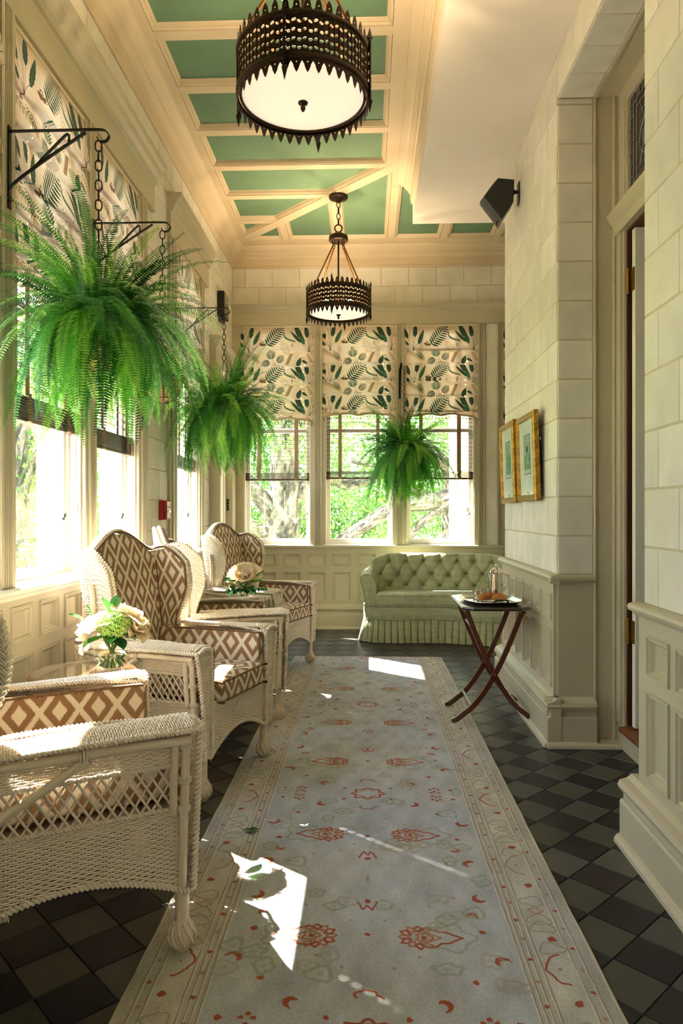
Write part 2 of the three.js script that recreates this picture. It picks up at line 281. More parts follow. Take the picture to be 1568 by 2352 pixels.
const shadePrint = canvasTex(800, 1100, (g, W, H) => {
  const S = W / 0.78; g.fillStyle = '#ecd5bb'; g.fillRect(0, 0, W, H);
  const dk = '#20402e', md = '#2f5a3e', br = '#6a4630', tn = '#9a7a56', lt = '#b99c77';
  const line = (pts, col, w) => { g.strokeStyle = col; g.lineWidth = w; g.beginPath(); g.moveTo(pts[0] * S, pts[1] * S); g.quadraticCurveTo(pts[2] * S, pts[3] * S, pts[4] * S, pts[5] * S); g.stroke(); };
  const lf = (a, b, c, d, w, col, vein) => leafBlade(g, a * S, b * S, c * S, d * S, w * S * 1.25, col, vein), fn = (a, b, c, d, n, l, w, col) => fernLeaf(g, a * S, b * S, c * S, d * S, n, l * S * 1.15, w * S * 1.1, col);
  function repeat() {
    for (const [bx, m] of [[0.085, 1], [0.735, -0.9]]) { // clumps at both edges
      for (const [ex, ey] of [[-0.07, 0.13], [-0.03, 0.02], [0.0, 0.03], [0.035, 0.08], [0.07, 0.19], [-0.075, 0.2]]) line([bx, 0.268, bx + ex * 0.3 * m, 0.2, bx + ex * m, ey], br, 3);
      lf(bx - 0.055 * m, 0.15, bx - 0.1 * m, 0.01, 0.017, dk); lf(bx + 0.02 * m, 0.13, bx + 0.045 * m, -0.02, 0.018, dk); lf(bx + 0.055 * m, 0.2, bx + 0.125 * m, 0.045, 0.017, md); lf(bx - 0.05 * m, 0.225, bx - 0.11 * m, 0.16, 0.012, dk);
      g.fillStyle = br; g.beginPath(); g.ellipse(bx * S, 0.268 * S, 14, 7, 0, 0, 7); g.fill();
    }
    lf(0.65, 0.13, 0.575, -0.02, 0.022, dk); lf(0.655, 0.18, 0.53, 0.055, 0.013, dk); line([0.655, 0.18, 0.69, 0.22, 0.72, 0.268], br, 3);
    fn(0.285, 0.2, 0.475, -0.01, 11, 0.075, 0.0085, dk); line([0.285, 0.2, 0.26, 0.21, 0.225, 0.2], tn, 4);
    g.strokeStyle = tn; g.lineWidth = 9; g.beginPath(); g.arc(0.235 * S, 0.175 * S, 12, 0, 7); g.stroke(); lf(0.24, 0.205, 0.2, 0.18, 0.01, br); lf(0.24, 0.205, 0.275, 0.185, 0.01, br);
    for (let i = 0; i < 13; i++) { const t = i / 12, x = 0.46 + 0.1 * t * t + 0.015 * t, y = 0.075 + 0.085 * Math.sqrt(t); for (const s of [-1, 1]) lf(x, y, x + 0.012 + s * 0.006, y + s * 0.013, 0.004, md, md); }
    fn(0.515, 0.295, 0.43, 0.15, 9, 0.05, 0.004, lt); g.strokeStyle = tn; g.lineWidth = 9; g.beginPath(); g.arc(0.565 * S, 0.205 * S, 17, 1.6, 4.6); g.stroke();
    // lower half of the repeat
    line([0.02, 0.275, 0.1, 0.31, 0.21, 0.39], br, 5); for (let i = 0; i < 9; i++) { const t = i / 9, x = 0.02 + 0.18 * t, y = 0.275 + 0.1 * t; lf(x, y, x - 0.005, y + 0.035, 0.006, lt, tn); lf(x, y, x + 0.03, y - 0.008, 0.005, lt, tn); }
    fn(0.18, 0.36, 0.115, 0.275, 8, 0.03, 0.0038, md);
    line([0.37, 0.4, 0.35, 0.35, 0.325, 0.3], tn, 4); line([0.37, 0.4, 0.39, 0.36, 0.42, 0.33], tn, 4); line([0.37, 0.4, 0.33, 0.37, 0.28, 0.38], tn, 4);
    fn(0.335, 0.345, 0.315, 0.25, 7, 0.056, 0.0052, md); fn(0.395, 0.375, 0.465, 0.305, 7, 0.042, 0.0048, dk); fn(0.31, 0.37, 0.225, 0.41, 7, 0.04, 0.005, dk);
    for (let i = 0; i < 7; i++) line([0.34 + i * 0.011, 0.4, 0.35 + i * 0.011, 0.41, 0.332 + i * 0.015, 0.425], br, 3);
    for (let i = 0; i < 8; i++) { const x = 0.5 + 0.006 * i, y = 0.4 - 0.014 * i; lf(x, y, x + 0.022, y - 0.012, 0.006, tn, br); lf(x, y, x - 0.02, y - 0.012, 0.006, tn, br); }
    lf(0.61, 0.42, 0.65, 0.33, 0.02, dk); g.strokeStyle = lt; g.lineWidth = 7; g.beginPath(); g.arc(0.672 * S, 0.34 * S, 14, 3, 7.5); g.stroke(); lf(0.66, 0.36, 0.72, 0.4, 0.011, dk); line([0.72, 0.29, 0.75, 0.33, 0.775, 0.39], br, 4);
    for (let i = 0; i < 6; i++) lf(0.725 + i * 0.008, 0.295 + i * 0.015, 0.705 + i * 0.008, 0.315 + i * 0.015, 0.005, lt, tn);
  }
  [[0, 0.265, 0], [0.265, 0.43, 0], [0.43, 0.6, 0.385], [0.6, 0.765, 0.335], [0.765, 0.93, 0.72], [0.93, 1.1, 0.665]].forEach(([y0, y1, sh]) => { g.save(); g.beginPath(); g.rect(0, y0 * S, W, (y1 - y0) * S); g.clip(); g.translate(0, sh * S); repeat(); g.restore(); });
});
M.shade = phys({ map: shadePrint, roughness: 0.95, transmission: 0.32, thickness: 0 });
M.trimtape = std({ map: tint('#a58a72', 0.15, 53, [15, 15]), roughness: 1 });

// rug: drawn in two halves so that the knots stay fine
const RUG = { x0: -0.61, x1: 0.615, d0: 0.9, d1: 5.96, dm: 3.36 };
function rugHalf(da, db) {
  return canvasTex(1024, 2048, (g, W, H) => {
    const sx = W / (RUG.x1 - RUG.x0), sy = H / (db - da), X = (x) => (x - RUG.x0) * sx, Y = (d) => (db - d) * sy; // far end at the top row
    g.fillStyle = '#c9c9c6'; g.fillRect(0, 0, W, H);
    const f = fbm(71), img = g.getImageData(0, 0, W, H), q = img.data;
    for (let y = 0; y < H; y++) for (let x = 0; x < W; x++) {
      const d = db - y / sy, xm = x / sx, e = Math.min(xm, RUG.x1 - RUG.x0 - xm), o = (y * W + x) * 4;
      const a = f(xm * 0.35, d * 0.35), b = f(xm * 1.1 + 0.3, d * 1.1), c = f(xm * 5, d * 2.2), n = rnd();
      let k = 0.9 + 0.1 * (b - 0.5) + 0.2 * (c - 0.5) + 0.22 * (n - 0.5), warm = sstep(0.35, 0.7, a) * 0.4 + (e < 0.2 ? 0.45 : 0);
      if (e < 0.06 || (e > 0.148 && e < 0.2)) k *= 0.94;
      q[o] = Math.min(255, (209 + 18 * warm) * k); q[o + 1] = Math.min(255, (212 + 5 * warm) * k); q[o + 2] = Math.min(255, (220 - 28 * warm) * k);
    }
    g.putImageData(img, 0, 0);
    const red = '#ad5238', rust = '#b8775d', dull = '#b98a72', pale = 'rgba(150,140,112,0.55)', sage = 'rgba(140,150,112,0.45)';
    const edgeLine = (e, col, w) => { for (const x of [RUG.x0 + e, RUG.x1 - e]) { g.strokeStyle = col; g.lineWidth = w; g.beginPath(); for (let i = 0; i <= 60; i++) { const y = H * i / 60; g.lineTo(X(x) + (rnd() - 0.5) * 3, y); } g.stroke(); } };
    for (const e of [0.033, 0.061, 0.15, 0.168, 0.185, 0.2]) edgeLine(e, 'rgba(150,112,96,0.6)', 3), edgeLine(e + 0.004, 'rgba(235,230,218,0.7)', 3);
    const stroke = (pts, col, w, close) => { g.strokeStyle = col; g.lineWidth = w; g.lineCap = 'round'; g.lineJoin = 'round'; g.beginPath(); pts.forEach(([x, d], i) => { const px = X(x) + (rnd() - 0.5) * 4, py = Y(d) + (rnd() - 0.5) * 4; i ? g.lineTo(px, py) : g.moveTo(px, py); }); if (close) g.closePath(); g.stroke(); };
    const blob = (x, d, r, col) => { g.fillStyle = col; g.beginPath(); for (let i = 0; i < 9; i++) { const a = i / 9 * 2 * PI, k = r * (0.6 + 0.6 * rnd()); g.lineTo(X(x + Math.cos(a) * k), Y(d + Math.sin(a) * k)); } g.fill(); };
    const ring = (x, d, rx, rd, n, col, w, ph = 0) => stroke(Array.from({ length: 41 }, (_, i) => { const a = i / 40 * 2 * PI, k = 1 + 0.16 * Math.cos(n * a + ph); return [x + Math.cos(a) * rx * k, d + Math.sin(a) * rd * k]; }), col, w);
    for (let k = -2; k < 14; k++) { // border: open loops with rosettes
      const d = 2.458 - 0.556 * 3 + 0.556 * k;
      for (const s of [-1, 1]) {
        const bx = s < 0 ? RUG.x0 + 0.105 : RUG.x1 - 0.105;
        stroke(Array.from({ length: 17 }, (_, i) => { const a = -1.5 + 3 * i / 16; return [bx - s * (0.045 * Math.cos(a * 1.05) - 0.012) * (1 + 0.12 * Math.cos(5 * a)), d + 0.062 * Math.sin(a)]; }), k % 3 ? red : dull, 5);
        blob(bx, d, 0.007, dull); blob(bx + s * 0.012, d + 0.131, 0.013, red); blob(bx + s * 0.012, d - 0.131, 0.013, red); ring(bx, d + 0.278, 0.02, 0.014, 4, dull, 4);
        for (const o of [0.09, 0.19, 0.23, 0.33]) ring(bx, d + o, 0.034, 0.026, 3, pale, 5, o * 9);
        for (let i = 0; i < 6; i++) { blob(s < 0 ? RUG.x0 + 0.047 : RUG.x1 - 0.047, d + i * 0.093, 0.007, i % 2 ? red : dull); blob(s < 0 ? RUG.x0 + 0.175 : RUG.x1 - 0.175, d + i * 0.093 + 0.04, 0.008, i % 2 ? dull : red); }
      }
    }
    for (let k = -1; k < 4; k++) { // field
      const c = 1.64 + 1.42 * k;
      ring(0, c, 0.062, 0.052, 8, red, 7); ring(0, c, 0.045, 0.037, 4, dull, 5);
      for (const m of [-1, 1]) {
        stroke(Array.from({ length: 13 }, (_, i) => { const a = PI * i / 12; return [Math.cos(a) * 0.034 * (1 + 0.15 * Math.cos(5 * a)), c + m * (0.13 + Math.sin(a) * 0.03)]; }), red, 5);
        stroke(Array.from({ length: 15 }, (_, i) => { const a = PI * i / 14; return [Math.cos(a) * 0.03, c + m * (0.57 - Math.sin(a) * 0.035 * (1 + 0.4 * Math.cos(6 * a)))]; }), red, 5); blob(0, c + m * 0.575, 0.012, red);
        blob(0, c + m * 0.4, 0.01, red); blob(0, c + m * 0.7, 0.009, dull);
        for (const s of [-1, 1]) {
          const px = s * 0.15, pd = c + m * 0.39;
          for (let i = 0; i < 9; i++) { const a = (s > 0 ? PI : 0) + (-2.0 + 4.0 * i / 8), ex = px + Math.cos(a) * 0.062, ed = pd + Math.sin(a) * 0.055, bx = px + Math.cos(a) * 0.03, bd = pd + Math.sin(a) * 0.027, tx = -Math.sin(a) * 0.013, td = Math.cos(a) * 0.013; stroke([[bx, bd], [bx + (ex - bx) * 0.5 + tx, bd + (ed - bd) * 0.5 + td], [ex, ed], [bx + (ex - bx) * 0.5 - tx, bd + (ed - bd) * 0.5 - td], [bx, bd]], i % 2 ? red : rust, 6); }
          stroke([[-0.005, 0.03], [0.02, 0.045], [0.045, 0.04], [0.055, 0.028], [0.08, 0.026], [0.095, 0.012], [0.12, 0], [0.095, -0.012], [0.08, -0.026], [0.055, -0.028], [0.045, -0.04], [0.02, -0.045], [-0.005, -0.03]].map(([q, w]) => [px + s * q, pd + w]), red, 6);
          ring(px + s * 0.012, pd, 0.022, 0.02, 5, rust, 6); blob(px + s * 0.01, pd, 0.011, red); stroke([[px + s * 0.03, pd + 0.018], [px + s * 0.06, pd], [px + s * 0.03, pd - 0.018]], rust, 5);
          ring(px + s * 0.08, pd, 0.07, 0.06, 5, sage, 8);
          for (const [ox, od, r] of [[0.1, 0.06, 0.009], [0.28, 0.2, 0.01], [0.07, 0.25, 0.006], [0.14, 0.3, 0.006], [0.33, 0.42, 0.0105], [0.1, 0.52, 0.005], [0.19, 0.55, 0.006], [0.27, 0.6, 0.007], [0.05, 0.47, 0.005], [0.36, 0.05, 0.0105]]) blob(s * ox, c + m * od, r, r > 0.008 ? red : dull);
          const curl = (x, d, r, a0, col) => { for (let i = 0; i < 12; i++) { const a = a0 + i / 11 * 3.4, k = r * (1 - 0.45 * i / 11); g.fillStyle = col; g.beginPath(); g.ellipse(X(x + s * Math.cos(a) * k) + (rnd() - 0.5) * 3, Y(d + m * Math.sin(a) * k) + (rnd() - 0.5) * 3, 2.5 + 5 * Math.sin(i / 11 * PI), 2.5 + 4 * Math.sin(i / 11 * PI), 0, 0, 7); g.fill(); } }; curl(s * 0.185, c + m * 0.11, 0.022, -1.2, red); curl(s * 0.365, c + m * 0.28, 0.025, 0.4, red); curl(s * 0.355, c + m * 0.6, 0.024, 2.0, red); curl(s * 0.31, c + m * 0.5, 0.018, -0.5, rust);
          for (const od of [0.02, 0.055]) { blob(s * 0.29 - 0.016, c + m * od, 0.008, red); blob(s * 0.29 + 0.016, c + m * od, 0.008, red); blob(s * 0.29, c + m * (od + 0.012), 0.008, red); }
          for (let i = 0; i < 12; i++) { const qx = s * (0.04 + 0.35 * rnd()), qd = c + m * 0.71 * rnd(); ring(qx, qd, 0.02 + 0.02 * rnd(), 0.018 + 0.016 * rnd(), 3 + i % 3, i % 2 ? sage : 'rgba(170,160,140,0.5)', 9, i); blob(qx, qd, 0.012, 'rgba(150,152,120,0.35)'); }
        }
      }
    }
    const fin = g.getImageData(0, 0, W, H), z = fin.data; // the wear of the pile breaks the drawing up
    for (let i = 0; i < z.length; i += 4) { const k = 0.9 + 0.2 * rnd(); z[i] = Math.min(255, z[i] * k); z[i + 1] = Math.min(255, z[i + 1] * k); z[i + 2] = Math.min(255, z[i + 2] * k); }
    g.putImageData(fin, 0, 0);
  });
}
const pile = grey((u, v) => rnd(), 256, [5, 20]);
const clampTex = (t) => { t.wrapS = t.wrapT = THREE.ClampToEdgeWrapping; return t; };
M.rugA = std({ map: clampTex(rugHalf(RUG.d0, RUG.dm)), roughness: 1, bumpMap: pile, bumpScale: 0.003 });
M.rugB = std({ map: clampTex(rugHalf(RUG.dm, RUG.d1)), roughness: 1, bumpMap: pile, bumpScale: 0.003 });
M.rugedge = std({ map: tint('#bdb49c', 0.2, 72, [9, 9]), roughness: 1 });
const tileTex = grey((u, v) => 0.78 + 0.22 * (fbm(81)(u, v) - 0.5) + 0.12 * (fbm(82)(u * 3, v * 3) - 0.5), 256, [1.3, 1.3]); tileTex.colorSpace = THREE.SRGBColorSpace;
M.tile = phys({ map: tileTex, vertexColors: true, roughness: 0.34, specularIntensity: 0.6 });
M.grout = std({ color: '#3a3936', roughness: 0.9 });

// ---------- the room: x to the right, d into the picture (z = -d) ----------
const XL = -1.43, XR = 1.0, XD = 1.31, D = 7.45, HC = 3.98, HS = 3.62, XS = 0.375, DS = 5.93, DBACK = -3.2, XFAR = 3.2;
function setFrame(g, f) { if (f === 'L') { g.position.set(XL, 0, 0); g.rotation.y = PI / 2; } else if (f === 'R') { g.position.set(XR, 0, 0); g.rotation.y = -PI / 2; } else if (f === 'D') { g.position.set(XD, 0, 0); g.rotation.y = -PI / 2; } else if (f === 'B') g.position.set(0, 0, -D); return g; }
const wall = (name, f, label) => setFrame(struct(name, label, 'wall'), f);
const pieceGeo = {};
const plate = (w, h) => pieceGeo['s' + w.toFixed(3) + h.toFixed(3)] ??= loftPoly(rect(w, h), [[0.001, 0], [0.0035, 0.0035]]);
function blocks(parent, a0, a1, y0, y1, skip = [], base = 1.094, len = 0.31) {
  const H = 0.2065, k0 = Math.floor((y0 - base) / H), k1 = Math.ceil((y1 - base) / H);
  for (let k = k0; k < k1; k++) {
    const c0 = Math.max(y0, base + k * H), c1 = Math.min(y1, base + (k + 1) * H); if (c1 - c0 < 0.02) continue;
    const off = (k & 1) ? len / 2 : 0;
    for (let i = Math.floor((a0 - off) / len); i * len + off < a1; i++) {
      const b0 = Math.max(a0, i * len + off), b1 = Math.min(a1, (i + 1) * len + off); if (b1 - b0 < 0.02) continue;
      if (skip.some(([p, q, r, s]) => b0 >= p - 0.001 && b1 <= q + 0.001 && c0 >= r - 0.001 && c1 <= s + 0.001)) continue;
      const m = mesh('stone_block', plate(b1 - b0 - 0.004, c1 - c0 - 0.004), [M.stone, M.stone2, M.stone3][Math.floor(rnd() * 3)], parent); m.position.set((b0 + b1) / 2, (c0 + c1) / 2, 0);
    }
  }
}
const panelGeo = (w, h) => pieceGeo['p' + w.toFixed(3) + h.toFixed(3)] ??= loftPoly(rect(w, h), [[0, 0.02], [0.001, 0.03], [0.007, 0.03], [0.011, 0.022], [0.016, 0.024], [0.02, 0.02], [0.026, 0.008], [0.031, 0.004]]);
function wainscot(parent, a0, a1, start, pitch, w, rows, y0 = 0.24, y1 = 0.862) {
  const sh = new THREE.Shape([[a0, y0], [a1, y0], [a1, y1], [a0, y1]].map((p) => new THREE.Vector2(...p))), spots = [];
  for (let s = start - Math.ceil((start - a0) / pitch) * pitch; s + w < a1 - 0.01; s += pitch) { if (s < a0 + 0.01) continue; for (const [r0, r1] of rows) { sh.holes.push(new THREE.Path([[s, r0], [s, r1], [s + w, r1], [s + w, r0]].map((p) => new THREE.Vector2(...p)))); spots.push([s + w / 2, (r0 + r1) / 2, r1 - r0]); } }
  const g = new THREE.ExtrudeGeometry(sh, { depth: 0.022, bevelEnabled: false });
  const b = mesh('wainscot', metric(g), M.trim, parent);
  for (const [a, y, h] of spots) mesh('panel', panelGeo(w, h), M.trim, b).position.set(a, y, 0);
  return b;
}
const BASE = [[0, 0], [0.088, 0], [0.086, 0.014], [0.077, 0.025], [0.066, 0.03], [0.066, 0.15], [0.06, 0.158], [0.052, 0.16], [0.052, 0.19], [0.068, 0.196], [0.074, 0.212], [0.066, 0.228], [0.04, 0.236], [0.022, 0.25], [0, 0.25]];
const RAIL = [[0, 0.845], [0.024, 0.845], [0.03, 0.856], [0.044, 0.862], [0.048, 0.873], [0.044, 0.884], [0.03, 0.89], [0, 0.892]];
const CORNICE = [[0, 3.785], [0.012, 3.785], [0.018, 3.797], [0.012, 3.803], [0.02, 3.81], [0.022, 3.868], [0.034, 3.874], [0.036, 3.884], [0.05, 3.9], [0.066, 3.912], [0.07, 3.924], [0.088, 3.934], [0.112, 3.95], [0.13, 3.966], [0.137, 3.98], [0.137, 3.99], [0, 3.99]];
const R1 = [[0.29, 0.595], [0.645, 0.79]], R2 = [[0.32, 0.635], [0.685, 0.84]];

// floor
const floor = struct('floor', 'dark checkered tile floor laid diagonally', 'floor');
{
  const parts = [box(XL - 0.3, XFAR, -0.2, -0.004, -D - 0.3, -DBACK + 0.3)];
  mesh('screed', merge(parts), M.grout, floor);
  const T = 0.1523, k = T * Math.SQRT1_2, ox = 0.993, oz = 3.58;
  const variants = [], base = loftPoly(rect(T - 0.0022, T - 0.0022), [[0, -0.004], [0.0015, 0]]); base.rotateX(-PI / 2); base.rotateY(PI / 4);
  const cols = [['#2f2e35', '#2a2930', '#333036', '#2d2b34', '#352f33'], ['#605f56', '#59584e', '#67655a', '#5e5f58', '#575549']];
  for (const set of cols) variants.push(set.map((c, n) => {
    const g = base.clone(), col = new THREE.Color(c), a = []; for (let i = 0; i < g.attributes.position.count; i++) a.push(col.r, col.g, col.b);
    g.setAttribute('color', new THREE.Float32BufferAttribute(a, 3)); const uv = g.attributes.uv; for (let i = 0; i < uv.count; i++) uv.setXY(i, uv.getX(i) + n * 0.37, uv.getY(i) + n * 0.21); return g;
  }));
  const spots = [];
  for (let i = -60; i < 60; i++) for (let j = -80; j < 80; j++) {
    const x = ox + k * (i + j + 1), d = oz + k * (j - i);
    const ok = (x > XL - 0.02 && x < XR + 0.02 && d > DBACK && d < D) || (x >= XR && x < XD + 0.05 && d > 2.55 && d < 3.82) || (x >= XR && x < XFAR && d > 5.15 && d < D);
    if (!ok) continue;
    const zc = Math.cos(0.0368) * d - Math.sin(0.0368) * x, u = 784 + 1630 * (x * Math.cos(0.0368) + Math.sin(0.0368) * d) / zc, v = 1176 + 1630 * 1.22 / zc;
    const onRug = x > RUG.x0 + 0.05 && x < RUG.x1 - 0.05 && d < RUG.d1 - 0.05;
    const seen = zc > 0.5 && u > -60 && u < 1640 && v < 2420 && !onRug && !(x < -0.95 && d > 2.4 && d < 6);
    spots.push({ x, d, dark: Math.abs(i + j) % 2 === 1 ? 0 : 1, seen, n: Math.floor(rnd() * 5) });
  }
  spots.sort((a, b) => (b.seen - a.seen) || a.d - b.d);
  const rest = [];
  spots.forEach((s, i) => {
    const g = variants[s.dark][s.n];
    if (s.seen && i < 300) mesh('tile', g, M.tile, floor).position.set(s.x, 0, -s.d);
    else { const c = g.clone(); c.translate(s.x, 0, -s.d); rest.push(c); }
  });
  const far = mesh('tile_field', mergeGeometries(rest, false), M.tile, floor); far.userData.kind = 'stuff';
}

// ceiling: cream ribs round green panels, mitred where the porch turns
const ceiling = struct('ceiling', 'cream coffered ceiling with green panels', 'ceiling');
{
  const slab = mesh('slab', merge([box(XL - 0.3, XFAR, HC + 0.045, HC + 0.25, -D - 0.3, -DBACK + 0.3)]), M.ceil, ceiling);
  const y0 = HC, y1 = HC + 0.05, ribs = [], rib = (x0, x1, d0, d1) => ribs.push(box(x0, x1, y0 + (ribs.length % 5) * 0.0003, y1, -d1, -d0));
  rib(XL, -1.235, DBACK, D); rib(0.145, XS + 0.1, DBACK, 5.7); rib(XL, XFAR, 7.18, D); rib(XS, XFAR, 5.7, 6.02);
  const near = []; for (let k = -13; k < 6; k++) near.push(4.04 + 0.53 * k);
  const C = 5.9;
  for (const d of near) rib(-1.235, Math.min(0.145, C - d - 0.03), d, d + 0.07);
  const xs = [-0.86, -0.33, 0.2, 0.73, 1.26, 1.79, 2.32, 2.85];
  for (const x of xs) rib(x, x + 0.07, Math.max(x < 0.2 ? C - x - 0.07 : 5.7, 5.7), 7.18);
  const diag = new THREE.ExtrudeGeometry(new THREE.Shape([[-1.3, -(C + 1.3 + 0.072)], [-1.3, -(C + 1.3 - 0.072)], [0.26, -(C - 0.26 - 0.072)], [0.26, -(C - 0.26 + 0.072)]].map((p) => new THREE.Vector2(...p))), { depth: y1 - y0, bevelEnabled: false });
  diag.rotateX(PI / 2); diag.translate(0, y1 - 0.0016, 0); // shape y is z after the turn
  ribs.push(metric(diag));
  mesh('rib', merge(ribs), M.ceil, ceiling);
  const cell = (poly) => {
    const p = poly.map(([x, d]) => [x, -d]), mo = loftPoly(p, [[0, 0.002], [0.003, 0.036], [0.011, 0.036], [0.017, 0.026], [0.024, 0.028], [0.03, 0.014], [0.036, 0.006]], false), f = loftPoly(p, [[0.034, 0.006], [0.0345, 0.007]]);
    for (const [n, g, m] of [['panel_moulding', mo, M.ceil], ['green_panel', f, M.green]]) { const o = mesh(n, g, m, ceiling); o.rotation.x = PI / 2; o.position.y = HC + 0.04; }
  };
  for (let i = 0; i + 1 < near.length; i++) {
    const a = near[i] + 0.07, b = near[i + 1]; if (b > C - 0.145 + 0.2 && b > 5.7) break;
    if (b <= 5.64) cell([[-1.235, a], [0.145, a], [0.145, b], [-1.235, b]]);
  }
  cell([[-1.235, 5.7], [0.13, 5.7], [-0.33, 6.16], [-1.235, 6.16]]); cell([[-1.235, 6.23], [-0.4, 6.23], [-0.86, 6.69], [-1.235, 6.69]]); cell([[-1.235, 6.76], [-0.93, 6.76], [-1.235, 7.065]]);
  cell([[-0.86, 6.83], [-0.86, 7.18], [-1.21, 7.18]]); cell([[-0.79, 6.76], [-0.33, 6.3], [-0.33, 7.18], [-0.79, 7.18]]); cell([[-0.26, 6.23], [0.2, 5.77], [0.2, 7.18], [-0.26, 7.18]]);
  for (let i = 2; i + 1 < xs.length; i++) cell([[xs[i] + 0.07, 6.02], [xs[i + 1], 6.02], [xs[i + 1], 7.18], [xs[i] + 0.07, 7.18]]);
}
// dropped soffit on the right
const soffit = struct('ceiling', 'plain pale dropped soffit above the right wall', 'ceiling'); soffit.name = 'ceiling_soffit';
mesh('soffit', metric(new THREE.BoxGeometry(XFAR - XS, HC - HS + 0.02, DS - DBACK).translate((XS + XFAR) / 2, (HC + HS + 0.02) / 2, -(DS + DBACK) / 2)), M.soffit, soffit);

// back wall with its row of windows
const WY = { B: [0.872, 3.18], L: [0.905, 3.19] };
const openB = [[-1.3, -0.6], [-0.445, 0.262], [0.405, 1.11], [1.45, 2.15], [2.3, 3.0]], openL = [[-1.3, -0.6], [1.92, 2.62], [2.79, 3.49], [3.64, 4.32], [5.2, 5.9]];  // first left opening is an unseen window added for fill light
const TH = 0.2;
function slabWithHoles(a0, a1, open, y0, y1) {
  const g = []; let p = a0; const s = [...open].sort((x, y) => x[0] - y[0]);
  for (const [b0, b1, b = y0, t = y1] of s) { g.push(box(p, b0, -0.1, 4.05, -TH, 0)); if (b > 0.01) g.push(box(b0, b1, -0.1, b, -TH, 0)); g.push(box(b0, b1, t, 4.05, -TH, 0)); p = b1; }
  g.push(box(p, a1, -0.1, 4.05, -TH, 0)); return merge(g);
}
const wallB = wall('wall_back', 'B', 'far wall of windows with stone-block frieze and panelled wainscot');
mesh('masonry', slabWithHoles(XL - TH, XFAR, openB, ...WY.B), M.joint, wallB);
blocks(wallB, XL, 3.15, 3.392, 3.787, [], 3.3805, 0.287);
wainscot(wallB, XL, 3.1, -0.894, 0.262, 0.2, R1);
mesh('entablature', prof([[0, 3.18], [0.034, 3.18], [0.034, 3.19], [0.03, 3.195], [0.03, 3.315], [0.042, 3.322], [0.05, 3.345], [0.072, 3.366], [0.078, 3.392], [0, 3.397]], XL, 3.15), M.trim, wallB);
mesh('sill', prof([[-0.06, 0.83], [0.03, 0.83], [0.034, 0.842], [0.05, 0.85], [0.052, 0.868], [0.044, 0.876], [-0.06, 0.882]], XL, 3.15), M.trim, wallB);
for (const [a0, a1, kind] of [[XL, -1.34, 'b'], [-1.34, -1.3, 'b'], [-0.6, -0.568, 'b'], [-0.568, -0.476, 'f'], [-0.476, -0.445, 'b'], [0.262, 0.292, 'b'], [0.292, 0.374, 'f'], [0.374, 0.405, 'b'], [1.11, 1.148, 'b'], [1.148, 1.216, 'f'], [1.216, 1.342, 's'], [1.342, 1.405, 'f'], [1.405, 1.45, 'b'], [2.15, 2.19, 'b'], [2.19, 2.26, 'f'], [2.26, 2.3, 'b'], [3.0, 3.1, 'b']])
  mesh(kind === 'f' ? 'fluted_casing' : 'casing', kind === 'f' ? fluted(a0, a1, 0.876, 3.185, 0.034) : box(a0, a1, 0.876, 3.185, 0, kind === 's' ? 0.006 : 0.022), kind === 's' ? M.stone : M.trim, wallB);
const corniceB = setFrame(struct('trim_1', 'moulded cream cornice along the far wall', 'cornice'), 'B');
mesh('cornice', prof(CORNICE, XL, XFAR), M.ceil, corniceB);
const baseB = setFrame(struct('baseboard_back', 'tall moulded baseboard under the far wall', 'baseboard'), 'B');
mesh('board', prof(BASE, XL, XFAR), M.trim, baseB);

// left wall
const wallL = wall('wall_left', 'L', 'sunny left wall of windows above cream panelled wainscot');
const doorL = [6.52, 7.22, 0.02, 2.55];
mesh('masonry', slabWithHoles(DBACK - 0.3, D + TH, [...openL, doorL], ...WY.L), M.joint, wallL);
mesh('plaster', box(-0.6, 1.4, 0.92, 3.19, 0, 0.004), M.stone, wallL); blocks(wallL, 1.4, D, 3.492, 3.787, [], 3.3805); blocks(wallL, 4.5, 5.02, 0.93, 3.49); blocks(wallL, 6.07, 6.36, 0.93, 3.49); blocks(wallL, 6.36, D, 2.83, 3.492);
wainscot(wallL, DBACK, 6.34, 3.0, 0.25, 0.19, R2, 0.24, 0.9);
const LENT = [[0, 3.19], [0.036, 3.19], [0.036, 3.2], [0.031, 3.205], [0.031, 3.36], [0.046, 3.366], [0.052, 3.385], [0.05, 3.395], [0.072, 3.42], [0.082, 3.45], [0.1, 3.47], [0.108, 3.488], [0.108, 3.495], [0, 3.5]];
mesh('entablature', prof(LENT, DBACK, 4.62), M.trim, wallL);
mesh('entablature', prof(LENT, 5.0, 6.2), M.trim, wallL);
mesh('sill', prof([[-0.06, 0.87], [0.03, 0.87], [0.036, 0.885], [0.062, 0.895], [0.064, 0.912], [0.054, 0.92], [-0.06, 0.925]], DBACK, 6.34), M.sash, wallL);
for (const [a0, a1, f] of [[1.8, 1.92], [2.62, 2.66], [2.66, 2.76, 1], [2.76, 2.79], [3.49, 3.52], [3.52, 3.61, 1], [3.61, 3.64], [4.32, 4.36], [4.36, 4.46, 1], [4.46, 4.5], [5.02, 5.06], [5.06, 5.16, 1], [5.16, 5.2], [5.9, 5.93], [5.93, 6.03, 1], [6.03, 6.07]])
  mesh(f ? 'fluted_casing' : 'casing', f ? fluted(a0, a1, 0.92, 3.195, 0.036) : box(a0, a1, 0.92, 3.195, 0, 0.024), M.trim, wallL);
const corniceL = setFrame(struct('trim_2', 'moulded cream cornice along the left wall', 'cornice'), 'L');
mesh('cornice', prof(CORNICE, DBACK, D), M.ceil, corniceL);
const baseL = setFrame(struct('baseboard_left', 'tall moulded baseboard under the left windows', 'baseboard'), 'L');
mesh('board', prof(BASE, DBACK, 6.34), M.trim, baseL);
